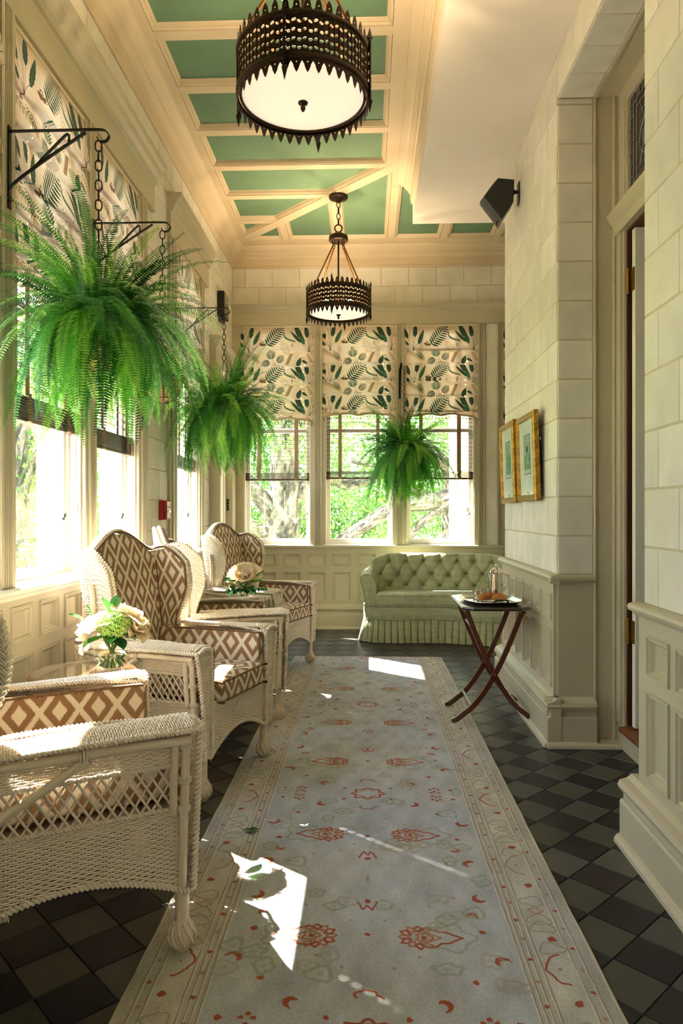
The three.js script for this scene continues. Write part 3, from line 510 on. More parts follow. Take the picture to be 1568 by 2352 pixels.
const corniceS = struct('trim_3', 'moulded cream cornice along the soffit side', 'cornice'); corniceS.position.set(XS, 0, 0); corniceS.rotation.y = -PI / 2;
mesh('cornice', prof(CORNICE, -DS, -DBACK), M.ceil, corniceS);
const corniceE = struct('trim_4', 'moulded cream cornice across the soffit end', 'cornice'); corniceE.position.set(0, 0, -DS); corniceE.rotation.y = PI;
mesh('cornice', prof(CORNICE, -XFAR, -XS), M.ceil, corniceE);

// sash windows
let wn = 0;
function sashWindow(f, a0, a1, label) {
  const [y0, y1] = WY[f], g = setFrame(struct('window_' + ++wn, label, 'window'), f), s = 0.05, o = -0.1;
  mesh('jamb', merge([box(a0, a0 + 0.012, y0, y1, -0.13, 0.004), box(a1 - 0.012, a1, y0, y1, -0.13, 0.004), box(a0, a1, y1 - 0.012, y1, -0.13, 0), box(a0, a1, y0 - 0.002, y0 + 0.01, -0.13, 0)]), M.sash, g);
  mesh('stop', merge([box(a0 + 0.012, a0 + 0.03, y0, y1, o + 0.036, o + 0.05), box(a1 - 0.03, a1 - 0.012, y0, y1, o + 0.036, o + 0.05)]), M.sash, g);
  mesh('sash', merge([rbox(a0 + 0.012, a0 + s, y0 + 0.01, y1, o, o + 0.036, 0.004), rbox(a1 - s, a1 - 0.012, y0 + 0.01, y1, o, o + 0.036, 0.004), rbox(a0 + s - 0.004, a1 - s + 0.004, y0 + 0.01, y0 + 0.065, o, o + 0.036, 0.004), rbox(a0 + s - 0.004, a1 - s + 0.004, y1 - 0.06, y1, o, o + 0.036, 0.004), rbox(a0 + s - 0.004, a1 - s + 0.004, 2.06, 2.1, o, o + 0.036, 0.004)]), M.sash, g);
  mesh('pane', box(a0 + s, a1 - s, y0 + 0.065, 2.06, o + 0.016, o + 0.0165), M.glass, g); mesh('pane', box(a0 + s, a1 - s, 2.1, y1 - 0.06, o + 0.016, o + 0.0165), M.glass, g);
  mesh('outer_reveal', merge([box(a0 - 0.005, a0 + 0.012, y0, y1, -TH - 0.02, -0.13), box(a1 - 0.012, a1 + 0.005, y0, y1, -TH - 0.02, -0.13), box(a0 - 0.06, a1 + 0.06, y0 - 0.1, y0, -TH - 0.06, -0.13)]), M.extstone, g);
  mesh('latch', merge([rbox(a1 - s + 0.004, a1 - s + 0.014, 1.195, 1.212, o + 0.034, o + 0.042, 0.002), bar([a1 - s + 0.006, 1.2, o + 0.042], [a1 - s - 0.012, 1.19, o + 0.044], 0.003), rbox(a1 - s - 0.016, a1 - s - 0.006, 1.18, 1.193, o + 0.034, o + 0.044, 0.002)]), M.black, g);
  return g;
}
['above the corner armchair', 'in the middle of the far wall', 'behind the green sofa', 'half hidden by the right wall', 'past the right wall'].forEach((w, i) => sashWindow('B', ...openB[i], 'tall cream sash window ' + w));
const leftNames = ['added behind the viewer for fill light',  'window cut by the left picture edge', 'nearest full window of the left wall', 'window beside the fire alarm', 'narrow window past the fire alarm'];
openL.forEach((o, i) => sashWindow('L', ...o, 'tall cream sash window, ' + leftNames[i]));
// glazed door in the left corner
const door1 = setFrame(struct('door_1', 'tall cream glazed door in the far left corner', 'door'), 'L');
{
  const [a0, a1, y0, y1] = doorL;
  mesh('casing', merge([box(6.38, a0, 0, 2.58, 0, 0.07), fluted(a1, 7.36, 0, 2.58, 0.05), box(6.364, 6.4, 0, 2.558, 0, 0.1)]), M.trim, door1);
  mesh('head', prof([[0, 2.56], [0.06, 2.56], [0.06, 2.7], [0.075, 2.72], [0.09, 2.76], [0.11, 2.79], [0.11, 2.81], [0, 2.83]], 6.36, 7.4), M.trim, door1);
  const leaf = mesh('leaf', merge([rbox(a0 + 0.005, a0 + 0.1, y0, y1, -0.06, -0.02, 0.004), rbox(a1 - 0.1, a1 - 0.005, y0, y1, -0.06, -0.02, 0.004), rbox(a0 + 0.09, a1 - 0.09, y0, 1.85, -0.058, -0.022, 0.004), rbox(a0 + 0.09, a1 - 0.09, y1 - 0.12, y1, -0.06, -0.02, 0.004)]), M.sash, door1);
  mesh('pane', box(a0 + 0.1, a1 - 0.1, 1.85, y1 - 0.12, -0.041, -0.04), M.glass, leaf);
  for (const [q0, q1] of [[0.2, 0.85], [0.98, 1.72]]) { const m = mesh('door_panel', panelGeo(0.44, q1 - q0), M.sash, leaf); m.position.set((a0 + a1) / 2, (q0 + q1) / 2, -0.041); }
  for (const y of [0.35, 1.25, 2.2]) mesh('hinge', merge([0, 1, 2, 3].map((i) => at(new THREE.CylinderGeometry(0.011, 0.011, 0.024, 8), a1 - 0.002, y + i * 0.03, 0.0))), M.bronze, door1);
}

// right wall: wainscot, stone blocks, doorway recess
const DC = 3.78, DN = 2.6, YA = 3.4;
const wallR = wall('wall_right', 'R', 'right wall of painted stone blocks behind the tray table');
mesh('masonry', merge([box(-5.2, -DC, -0.1, HS + 0.02, -(XD - XR) - 0.12, 0), box(-DC, -DN, YA, HS + 0.02, -(XD - XR) - 0.12, 0)]), M.joint, wallR);
blocks(wallR, -5.2, -DC, 0.89, HS, [], 1.094, 0.33); blocks(wallR, -DC, -DN, YA, HS, [], 1.094, 0.33);
wainscot(wallR, -5.2, -DC, -3.99, 0.225, 0.18, R1);
mesh('chair_rail', prof(RAIL, -5.24, -DC + 0.045), M.trim, wallR);
const retR = new THREE.Group(); retR.name = 'door_return'; retR.position.set(0, 0, 0); wallR.add(retR); retR.rotation.y = PI / 2; retR.position.set(-DC, 0, 0);
// in this turned group x runs into the wall's depth (world +x), z faces the viewer
blocks(retR, 0, 0.185, 0.89, YA, [], 1.094, 0.6);
mesh('chair_rail', prof(RAIL, -0.045, 0.185), M.trim, retR);
mesh('wood_panel', box(0, 0.185, 0.2, 0.85, 0, 0.012), M.trim, retR);
mesh('bead', merge([post([[0.185, 0], [0.185, 0.016], [0.19, 0.02], [0.2, 0.016], [0.2, 0]].reverse(), 0.03, YA), box(0.2, XD - XR - 0.03, 0.03, YA, 0, 0.008)]), M.trim, retR);
mesh('bead', post([[XD - XR - 0.03, 0], [XD - XR - 0.03, 0.014], [XD - XR - 0.02, 0.02], [XD - XR, 0.014], [XD - XR, 0]].reverse(), 0.03, YA), M.trim, retR);
mesh('base', merge([prof(BASE, -0.07, 0.185), prof([[0, 0], [0.088, 0], [0.086, 0.014], [0.077, 0.025], [0.01, 0.03], [0, 0.03]], 0.185, XD - XR)]), M.trim, retR);
{ // underside of the lintel
  const u = new THREE.Group(); u.name = 'lintel_underside'; wallR.add(u); u.rotation.x = PI / 2; u.position.set(0, YA, 0); // local y runs to wall depth, z down
  for (let i = 0; i < 6; i++) { const a = -DC + 0.11 + i * 0.21, m = mesh('stone_block', plate(0.206, 0.181), M.stone2, u); m.position.set(a, -0.0925, 0); }
  mesh('bead', box(-DC, -DN, -0.2, -0.186, 0, 0.014), M.trim, u);
  mesh('soffit_board', box(-DC, -DN, -(XD - XR), -0.2, 0, 0.006), M.trim, u);
}
const baseR = setFrame(struct('baseboard_right', 'tall moulded baseboard beside the tray table', 'baseboard'), 'R');
mesh('board', prof(BASE, -5.27, -DC + 0.07), M.trim, baseR);
const wallN = wall('wall_right_near', 'R', 'near right wall of stone blocks at the picture edge');
mesh('masonry', box(-DN, -DBACK, -0.1, HS + 0.02, -0.43, 0), M.joint, wallN);
blocks(wallN, -DN, -1.6, 0.89, HS, [], 1.094, 0.33); mesh('plaster', box(-1.6, -DBACK, 0.89, HS, 0, 0.004), M.stone, wallN);
wainscot(wallN, -DN, -DBACK, -2.52, 0.235, 0.185, R1);
mesh('chair_rail', prof(RAIL, -DN - 0.045, -DBACK), M.trim, wallN);
const baseN = setFrame(struct('baseboard_near', 'tall moulded baseboard at the right picture edge', 'baseboard'), 'R');
mesh('board', prof(BASE, -DN - 0.07, -DBACK), M.trim, baseN);

// doorway with transom, open door and step
const door2 = setFrame(struct('door_2', 'open doorway with leaded transom in the right wall recess', 'door'), 'D');
{
  mesh('frame', merge([box(-DC, -3.68, 0, YA, -0.12, 0), box(-DC + 0.02, -3.7, 0.13, 2.66, 0, 0.012), box(-3.68, -DN, 2.66, 2.79, -0.12, 0), box(-3.68, -DN, 3.33, YA, -0.12, 0), box(-2.66, -DN, 0, YA, -0.12, 0.002), box(-3.68, -3.66, 2.79, 3.33, -0.1, 0.006), box(-3.66, -DN, 2.78, 2.8, -0.1, 0.012)]), M.trim, door2);
  mesh('head_moulding', prof([[0, 2.66], [0.02, 2.66], [0.03, 2.7], [0.045, 2.72], [0.06, 2.745], [0.065, 2.76], [0, 2.77]], -3.76, -DN), M.trim, door2);
  mesh('jamb_lining', merge([box(-3.68, -3.665, 0.13, 2.66, -0.2, -0.012), box(-3.68, -DN, 2.645, 2.66, -0.2, -0.012)]), M.doorwood, door2);
  const tr = mesh('transom', merge([box(-3.66, -3.64, 2.8, 3.33, -0.03, -0.002), box(-3.64, -2.66, 2.8, 2.822, -0.03, -0.002), box(-3.64, -2.66, 3.308, 3.33, -0.03, -0.002)]), M.trim, door2);
  mesh('pane', box(-3.64, -2.68, 2.822, 3.308, -0.022, -0.018), M.blackglass, tr);
  const came = []; const ln = (a, y, b, z) => came.push(bar([a, y, -0.016], [b, z, -0.016], 0.0035, 0.0035, 5));
  ln(-3.59, 2.82, -3.59, 3.31); ln(-3.55, 2.87, -3.55, 3.26); ln(-3.64, 2.87, -2.68, 2.87); ln(-3.64, 3.26, -2.68, 3.26); ln(-3.55, 2.91, -2.8, 2.91); ln(-3.55, 3.22, -2.8, 3.22);
  for (let i = 0; i < 6; i++) { ln(-3.64, 2.9 + i * 0.06, -3.59, 2.9 + i * 0.06); ln(-3.52 + i * 0.13, 2.82, -3.52 + i * 0.13, 2.87); ln(-3.52 + i * 0.13, 3.26, -3.52 + i * 0.13, 3.31); ln(-3.5 + (i % 3) * 0.05, 3.12 + i * 0.018, -3.44 + (i % 3) * 0.05, 3.12 + i * 0.018); }
  for (const [a, r] of [[-3.42, 0.09], [-3.42, 0.045], [-3.2, 0.06], [-2.97, 0.09]]) came.push(at(new THREE.TorusGeometry(r, 0.0035, 5, 28), a, 3.03, -0.016));
  ln(-3.42, 2.91, -3.42, 2.985); ln(-3.42, 3.075, -3.42, 3.22); ln(-3.51, 3.03, -3.55, 3.03); ln(-3.51, 2.91, -3.33, 3.22); ln(-3.33, 2.91, -3.51, 3.22);
  mesh('lead_came', merge(came), std({ color: '#8b8d92', roughness: 0.4, metalness: 0.6 }), tr);
  mesh('step', merge([rbox(-3.67, -DN, 0.1, 0.13, -0.4, 0.035, 0.012, 3)]), M.step, door2);
  mesh('riser', box(-3.78, -DN, 0, 0.1, -0.1, 0.004), M.trim, door2);
  const leaf = mesh('door_leaf', rbox(-3.625, -3.585, 0.14, 2.64, -0.9, -0.02, 0.003), M.sash, door2);
  for (const [q0, q1] of [[0.3, 1.05], [1.25, 2.45]]) { const m = mesh('door_panel', panelGeo(0.5, q1 - q0), M.sash, leaf); m.rotation.y = PI / 2; m.position.set(-3.6, (q0 + q1) / 2, -0.46); }
  for (const y of [0.56, 2.33]) mesh('hinge', merge([box(-3.664, -3.66, y, y + 0.115, -0.09, -0.014), box(-3.625, -3.588, y, y + 0.115, -0.021, -0.016), at(new THREE.CylinderGeometry(0.01, 0.01, 0.13, 10), -3.643, y + 0.057, -0.006), box(-3.662, -3.645, y + 0.005, y + 0.11, -0.016, -0.012)]), M.brass, door2);
}
// dark room behind the doorway, and the plain ends of the porch out of view
const hall = struct('wall_inner', 'dim inner room beyond the open doorway', 'wall');
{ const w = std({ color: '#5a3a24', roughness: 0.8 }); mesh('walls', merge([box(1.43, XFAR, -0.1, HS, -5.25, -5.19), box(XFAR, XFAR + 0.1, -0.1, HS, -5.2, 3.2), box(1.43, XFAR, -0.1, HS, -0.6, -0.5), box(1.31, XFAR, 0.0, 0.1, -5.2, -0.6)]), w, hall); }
const endWalls = struct('wall_rear', 'plain walls closing the porch behind the viewer', 'wall');
mesh('plaster', merge([box(XL - TH, XFAR, -0.1, 4.1, -DBACK, -DBACK + 0.2), box(XFAR, XFAR + 0.2, -0.1, 4.1, -D - TH, -5.2)]), M.stone, endWalls);

// ---------- wooden blinds ----------
const slatGeo = {};
function blind(f, a0, a1, yb, label, stack = 0.085) {
  const g = setFrame(thing('wooden_blind', label, 'blind', [0, 0, 0], 0, 'dark wooden blinds'), f), w = a1 - a0, cx = (a0 + a1) / 2, o = f === 'B' ? -0.032 : -0.03, yt = WY[f][1] - 0.02;
  const sg = slatGeo[w.toFixed(2)] ??= (() => { // thin slat with its two cord slots
    const q = new THREE.Shape(rect(w, 0.048).map((p) => new THREE.Vector2(...p))); for (const k of [-0.29, 0.29]) q.holes.push(new THREE.Path([[-0.005, -0.005], [-0.005, 0.005], [0.005, 0.005], [0.005, -0.005]].map(([x, y]) => new THREE.Vector2(x + k * w, y))));
    const e = new THREE.ExtrudeGeometry(q, { depth: 0.0028, bevelEnabled: false }); e.rotateX(PI / 2); e.translate(0, 0.0014, 0); return metric(e);
  })();
  mesh('head_rail', rbox(a0, a1, yt - 0.04, yt, o - 0.026, o + 0.026, 0.003), M.slat, g);
  for (let y = yb + stack + 0.045; y < yt - 0.05; y += 0.0425) { const s = mesh('slat', sg, M.slat, g); s.position.set(cx, y, o); s.rotation.set(0.06 + rr(-0.02, 0.02), 0, rr(-0.002, 0.002)); }
  const n = Math.round((stack - 0.022) / 0.0062);
  for (let i = 0; i < n; i++) { const s = mesh('slat', sg, M.slat, g); s.position.set(cx + rr(-0.003, 0.003), yb + 0.025 + i * 0.0062, o + rr(-0.003, 0.003)); s.rotation.set(rr(-0.03, 0.03), 0, rr(-0.001, 0.001)); }
  mesh('bottom_rail', rbox(a0, a1, yb, yb + 0.02, o - 0.026, o + 0.026, 0.004), M.slat, g);
  for (const k of [0.21, 0.79]) {
    const x = a0 + w * k, P = [];
    for (let i = 0; i <= 28; i++) { const y = yb - 0.002 + (stack + 0.012) * i / 28; P.push([0.0275 + 0.012 * Math.abs(Math.sin(i * 1.1)) + rr(0, 0.003), y]); }
    const tp = surf((u, v) => V(x - 0.018 + 0.036 * u + 0.004 * Math.sin(v * 9), P[Math.round(v * 28)][1], o + P[Math.round(v * 28)][0]), 2, 28);
    mesh('ladder_tape', merge([tp, box(x - 0.018, x + 0.018, yb + stack, yt, o + 0.026, o + 0.0275), box(x - 0.018, x + 0.018, yb + stack, yt, o - 0.0275, o - 0.026)]), M.tape, g);
  }
  const cxr = a1 - 0.05; mesh('cord', merge([bar([cxr, 1.26, o + 0.032], [cxr, 2.3, o + 0.03], 0.0016, 0.0016, 5), bar([cxr - 0.01, 1.27, o + 0.034], [cxr - 0.003, 2.3, o + 0.03], 0.0016, 0.0016, 5)]), M.cord, g);
  const tas = lathe([[0.002, 0.05], [0.006, 0.047], [0.0075, 0.036], [0.006, 0.026], [0.01, 0.012], [0.0115, 0.004], [0.009, 0], [0.0005, 0]], 12);
  mesh('cord_tassel', at(tas.clone(), cxr, 1.215, o + 0.034), M.pole, g); mesh('cord_tassel', at(tas, cxr - 0.012, 1.225, o + 0.04), M.pole, g);
  return g;
}
blind('B', -1.29, -0.61, 1.55, 'dark wooden blind in the far wall window above the corner armchair');
blind('B', -0.435, 0.252, 1.565, 'dark wooden blind in the middle window of the far wall');
blind('B', 0.415, 1.1, 1.56, 'dark wooden blind in the window behind the green sofa');
blind('B', 1.46, 2.14, 1.56, 'dark wooden blind in the window half hidden by the right wall');
blind('L', 1.93, 2.61, 1.6, 'dark wooden blind cut by the left picture edge');
blind('L', 2.8, 3.48, 1.6, 'dark wooden blind with tan underside, nearest whole one on the left wall', 0.11);
blind('L', 3.65, 4.31, 1.56, 'dark wooden blind in the window beside the fire alarm', 0.11);
blind('L', 5.21, 5.89, 1.55, 'dark wooden blind in the narrow window past the fire alarm', 0.1);

// ---------- roman shades ----------
function shade(f, a0, a1, label, mess = 1, ybot = 2.15) {
  const yt = WY[f][1] - 0.002, g = setFrame(thing('roman_shade', label, 'shade', [0, 0, 0], 0, 'printed roman shades'), f), w = a1 - a0, s = seed; seed = Math.round(a0 * 1000) + 99;
  const ph = [rr(0, 6), rr(0, 6), rr(0, 6)]; seed = s;
  const H = yt - ybot, tiers = [0, 0.265, 0.43, 0.6, 0.765, 0.93, 1.04].map((t) => t / 1.04 * H);
  const edge = (x) => { const t = Math.abs(x * 2 - 1); return 0.045 * (1 - Math.pow(t, 5)) + 0.012 * Math.cos(x * 2 * PI * 3) * (1 - t); };
  const rows = [];
  for (let k = 0; k < 6; k++) for (let i = 0; i <= 5; i++) rows.push([tiers[k] + (tiers[k + 1] - tiers[k]) * i / 5 - (i === 0 && k ? 0.006 : 0), 0.008 + 0.028 * Math.pow(i / 5, 0.8), k]);
  const pt = (u, v) => {
    const r = rows[Math.round(v * (rows.length - 1))]; let y = yt - r[0], last = r[0] / H;
    if (r[2] === 5) y += edge(u) * (r[0] - tiers[5]) / (tiers[6] - tiers[5]);
    const wob = mess * (0.005 * Math.sin(u * 9 + ph[0] + r[2] * 2.1) + 0.006 * Math.sin(u * 17 + ph[1] + r[0] * 22) * last) * (r[1] / 0.03), sag = mess * 0.012 * Math.sin(u * PI) * Math.sin(r[2] * 1.7 + ph[2]) * (r[1] / 0.036);
    return V(a0 + w * u - (mess > 1.5 ? -0.03 * Math.sin(last * PI) * (1 - u) : 0), y - sag, r[1] + wob + 0.003);
  };
  mesh('cloth', surf(pt, 36, rows.length - 1, (u, v) => [u, 1 - rows[Math.round(v * (rows.length - 1))][0] / H * 1.04 / 1.1 * (1.04 / 1.04)]), M.shade, g);
  const low = (u) => pt(u, 1);
  mesh('braid_trim', surf((u, v) => low(u).add(V(0, -0.004 + 0.02 * v, 0.003)), 30, 1), M.trimtape, g);
  const tas = []; for (let i = 0; i < 22; i++) { const p = low((i + 0.5) / 22); tas.push(at(lathe([[0.0008, 0.03], [0.001, 0.02], [0.004, 0.017], [0.003, 0.013], [0.0075, 0], [0.0005, 0]], 7), p.x, p.y - 0.034, p.z + 0.002)); }
  mesh('tassel_fringe', merge(tas), M.fringe, g).userData.kind = 'stuff';
  mesh('batten', rbox(a0, a1, yt - 0.02, yt, 0.004, 0.02, 0.002), M.cord, g);
  return g;
}
shade('B', -1.335, -0.57, 'fern print roman shade on the far wall, above the corner armchair', 0.8);
shade('B', -0.474, 0.29, 'fern print roman shade on the middle window of the far wall', 0.8, 2.2);
shade('B', 0.376, 1.146, 'fern print roman shade with loose sagging folds above the sofa', 2, 2.17);
shade('B', 1.407, 2.18, 'fern print roman shade half hidden behind the right wall', 0.8, 2.0);
shade('L', 1.88, 2.66, 'fern print roman shade cut by the left picture edge', 1);
shade('L', 2.77, 3.51, 'fern print roman shade behind the nearest hanging fern', 1.4);
shade('L', 3.62, 4.35, 'fern print roman shade beside the stone strip with the fire alarm', 1);
shade('L', 5.17, 5.92, 'fern print roman shade on the narrow window past the fire alarm', 1);

// ---------- pendant lamps ----------
const LAMP = 0.8, LAMPDOWN = 2.3;
const linkGeo = (r, w, t) => { const c = curve([[0, r, 0], [w, r * 0.55, 0], [w, -r * 0.55, 0], [0, -r, 0], [-w, -r * 0.55, 0], [-w, r * 0.55, 0]], true); return new THREE.TubeGeometry(c, 20, t, 6, true); };
function chain(parent, x, y0, y1, z, mat, r = 0.02, w = 0.011, t = 0.0032) {
  const c = new THREE.Group(); c.name = 'chain'; parent.add(c); const lg = linkGeo(r, w, t), n = Math.max(1, Math.round((y1 - y0) / (r * 2 - t * 2.2)));
  for (let i = 0; i < n; i++) { const l = mesh('link', lg, mat, c); l.position.set(x, y1 - (y1 - y0) * (i + 0.5) / n, z); l.rotation.y = i % 2 ? PI / 2 + 0.3 : 0.3; }
  return c;
}
function pendant(x, d, label) {
  const g = thing('pendant_lamp', label, 'pendant lamp', [x, 2.94, -d], 0, 'drum pendant lamps'), R = 0.272, top = HC - 2.94;
  mesh('canopy', lathe([[0.001, top - 0.055], [0.02, top - 0.052], [0.03, top - 0.035], [0.06, top - 0.028], [0.082, top - 0.018], [0.085, top - 0.004], [0.085, top]], 32), M.bronze, g);
  chain(g, 0, 0.79, top - 0.05, 0, M.bronze, 0.028, 0.013, 0.004);
  mesh('ring', at(new THREE.TorusGeometry(0.032, 0.006, 8, 24), 0, 0.76, 0), M.bronze, g);
  mesh('hub', lathe([[0.001, 0.73], [0.03, 0.722], [0.055, 0.7], [0.082, 0.69], [0.085, 0.65], [0.075, 0.645], [0.06, 0.648], [0.001, 0.65]], 28), M.bronze, g);
  for (let k = 0; k < 4; k++) {
    const a = k * PI / 2 + PI / 4, p = [Math.cos(a) * 0.06, 0.6, Math.sin(a) * 0.06], q = [Math.cos(a) * R * 0.98, 0.22, Math.sin(a) * R * 0.98];
    const rod = mesh('rod', bar(q, p, 0.0065, 0.0065, 8), M.copper, g);
    mesh('rod_hook', merge([at(new THREE.TorusGeometry(0.012, 0.003, 6, 14), Math.cos(a) * 0.056, 0.632, Math.sin(a) * 0.056), at(new THREE.TorusGeometry(0.01, 0.003, 6, 14), Math.cos(a) * 0.058, 0.61, Math.sin(a) * 0.058)]), M.bronze, rod);
  }
  mesh('rod', bar([0, 0.05, 0], [0, 0.66, 0], 0.008), M.bronze, g);
  // pierced band, one leaf motif after another
  const N = 40, u = 2 * PI * R / N / 2 + 0.0003, sh = new THREE.Shape();
  sh.moveTo(-u, 0.012); sh.quadraticCurveTo(-u * 0.8, 0.0, -u * 0.62, -0.004); sh.quadraticCurveTo(-u * 0.5, -0.02, 0, -0.036); sh.quadraticCurveTo(u * 0.5, -0.02, u * 0.62, -0.004); sh.quadraticCurveTo(u * 0.8, 0, u, 0.012);
  sh.lineTo(u, 0.2); sh.quadraticCurveTo(u * 0.8, 0.212, u * 0.62, 0.214); sh.quadraticCurveTo(u * 0.66, 0.238, 0, 0.254); sh.quadraticCurveTo(-u * 0.66, 0.238, -u * 0.62, 0.214); sh.quadraticCurveTo(-u * 0.8, 0.212, -u, 0.2); sh.closePath();
  const hole = (cx, cy, rx, ry, rot) => { const p = new THREE.Path(); p.absellipse(cx, cy, rx, ry, 0, 2 * PI, true, rot); sh.holes.push(p); };
  hole(0, 0.004, 0.003, 0.003, 0); hole(0, 0.222, 0.003, 0.003, 0);
  for (const [hx, hy, rx, ry, ro] of [[-0.011, 0.165, 0.0085, 0.0045, 0.5], [0.01, 0.158, 0.008, 0.004, -0.6], [-0.012, 0.128, 0.0075, 0.0045, 0.7], [0.0125, 0.122, 0.007, 0.005, -0.4], [-0.011, 0.093, 0.007, 0.004, 0.6], [0.011, 0.088, 0.0065, 0.0055, 0.2], [-0.01, 0.06, 0.007, 0.0045, -0.3], [0.011, 0.056, 0.006, 0.005, 0.5]]) hole(hx, hy, rx * 1.2, ry * 1.3, ro);
  const unit = new THREE.ExtrudeGeometry(sh, { depth: 0.002, bevelEnabled: false, curveSegments: 4 }), ring = [];
  for (let i = 0; i < N; i++) { const c = unit.clone(); c.translate(0, 0, R); c.rotateY(i / N * 2 * PI); ring.push(c); }
  const drum = mesh('fretwork_band', merge(ring), M.bronze, g);
  const vein = []; for (let i = 0; i < N; i++) { const c = merge([bar([0, 0.045, R + 0.003], [0, 0.19, R + 0.003], 0.0025, 0.0025, 5), bar([-u, 0.045, R + 0.002], [-u, 0.19, R + 0.002], 0.003, 0.003, 5)]); c.rotateY(i / N * 2 * PI); vein.push(c); }
  mesh('leaf_rib', merge(vein), M.bronze, drum);
  for (const y of [0.03, 0.195]) { const b = lathe([[R - 0.003, y - 0.012], [R + 0.004, y - 0.012], [R + 0.008, y - 0.006], [R + 0.008, y + 0.006], [R + 0.004, y + 0.012], [R - 0.003, y + 0.012]], 64); mesh('hoop', b, M.bronze, g); }
  for (let k = 0; k < 4; k++) {
    const a = k * PI / 2 + 0.16, px = Math.cos(a) * (R + 0.012), pz = Math.sin(a) * (R + 0.012);
    mesh('arrow_rod', merge([at(rope([[0, -0.02, 0], [0, 0.1, 0], [0, 0.23, 0]], 0.004, 0.0045, 40), px, 0, pz), at(new THREE.ConeGeometry(0.013, 0.045, 6), px, 0.26, pz), at(lathe([[0.0005, -0.07], [0.013, -0.022], [0.009, -0.018], [0.0005, -0.018]], 6), px, 0, pz)]), M.bronze, g);
  }
  const dome = lathe([[0.0005, 0.004], [0.08, 0.006], [0.16, 0.012], [0.23, 0.022], [0.262, 0.03]], 48); mesh('diffuser', dome, M.diffuser, g);
  mesh('diffuser_rim', at(new THREE.TorusGeometry(R - 0.012, 0.006, 8, 56).rotateX(PI / 2), 0, 0.022, 0), M.bronze, g);
  mesh('knob', lathe([[0.0005, -0.036], [0.006, -0.033], [0.01, -0.024], [0.011, -0.016], [0.006, -0.011], [0.009, -0.007], [0.02, -0.002], [0.021, 0.004], [0.0005, 0.005]], 16), M.bronze, g);
  for (let k = 0; k < 3; k++) { const a = k * 2.094 + 0.5; mesh('bulb', at(new THREE.SphereGeometry(0.022, 14, 10), Math.cos(a) * 0.12, 0.1, Math.sin(a) * 0.12), M.bulb, g); const L = new THREE.PointLight(new THREE.Color(1, 0.74, 0.45), LAMP); L.position.set(Math.cos(a) * 0.12, 0.1, Math.sin(a) * 0.12); L.castShadow = true; L.shadow.radius = 1; g.add(L); }
  const area = new THREE.RectAreaLight(new THREE.Color(1, 0.8, 0.55), LAMPDOWN, 0.4, 0.4); area.position.set(0, -0.045, 0); area.rotation.x = -PI / 2; g.add(area);
  return g;
}

pendant(-0.272, 2.98, 'pierced bronze drum pendant lamp nearest the viewer, large at the top of the picture');
pendant(-0.255, 6.2, 'pierced bronze drum pendant lamp hanging in front of the far windows');

// ---------- brackets and hanging ferns ----------
function bracket(f, a, y, label) {
  const g = setFrame(thing('wall_bracket', label, 'bracket', [0, 0, 0], 0, 'black iron plant brackets'), f);
  const strip = (pts, w = 0.016, t = 0.004) => { const c = curve(pts.map(([o, yy]) => V(a, yy, o)), false, 0.4), n = pts.length * 6, P = []; const g2 = surf((u, v) => { const p = c.getPoint(u); const tn = c.getTangent(u), nn = V(0, tn.z, -tn.y); const k = v * 4, q = [[-1, -1], [1, -1], [1, 1], [-1, 1], [-1, -1]][Math.round(k)]; return p.add(V(q[0] * w / 2, 0, 0)).addScaledVector(nn, q[1] * t / 2); }, n, 4); return g2; };
  mesh('arm', strip([[0.036, y], [0.2, y], [0.38, y], [0.415, y - 0.005], [0.432, y - 0.025], [0.42, y - 0.045], [0.395, y - 0.047], [0.385, y - 0.03]]), M.iron, g);
  mesh('brace', strip([[0.05, y - 0.27], [0.036, y - 0.25], [0.06, y - 0.2], [0.2, y - 0.1], [0.34, y - 0.01]]), M.iron, g);
  mesh('scroll', strip([[0.14, y - 0.14], [0.26, y - 0.02], [0.275, y - 0.03], [0.272, y - 0.048]], 0.014), M.iron, g);
  mesh('wall_plate', merge([box(a - 0.01, a + 0.01, y - 0.3, y + 0.02, 0.036, 0.041), at(new THREE.SphereGeometry(0.007, 8, 6), a, y, 0.042), at(new THREE.SphereGeometry(0.007, 8, 6), a, y - 0.26, 0.042)]), M.iron, g);
  return g;
}
bracket('L', 2.71, 2.7, 'black iron wall bracket nearest the viewer, holding the big fern');
bracket('L', 3.565, 2.69, 'black iron wall bracket between the two left windows');
bracket('L', 5.11, 2.7, 'black iron wall bracket beside the narrow left window');
bracket('B', 0.333, 2.7, 'black iron wall bracket seen end on, above the sofa');

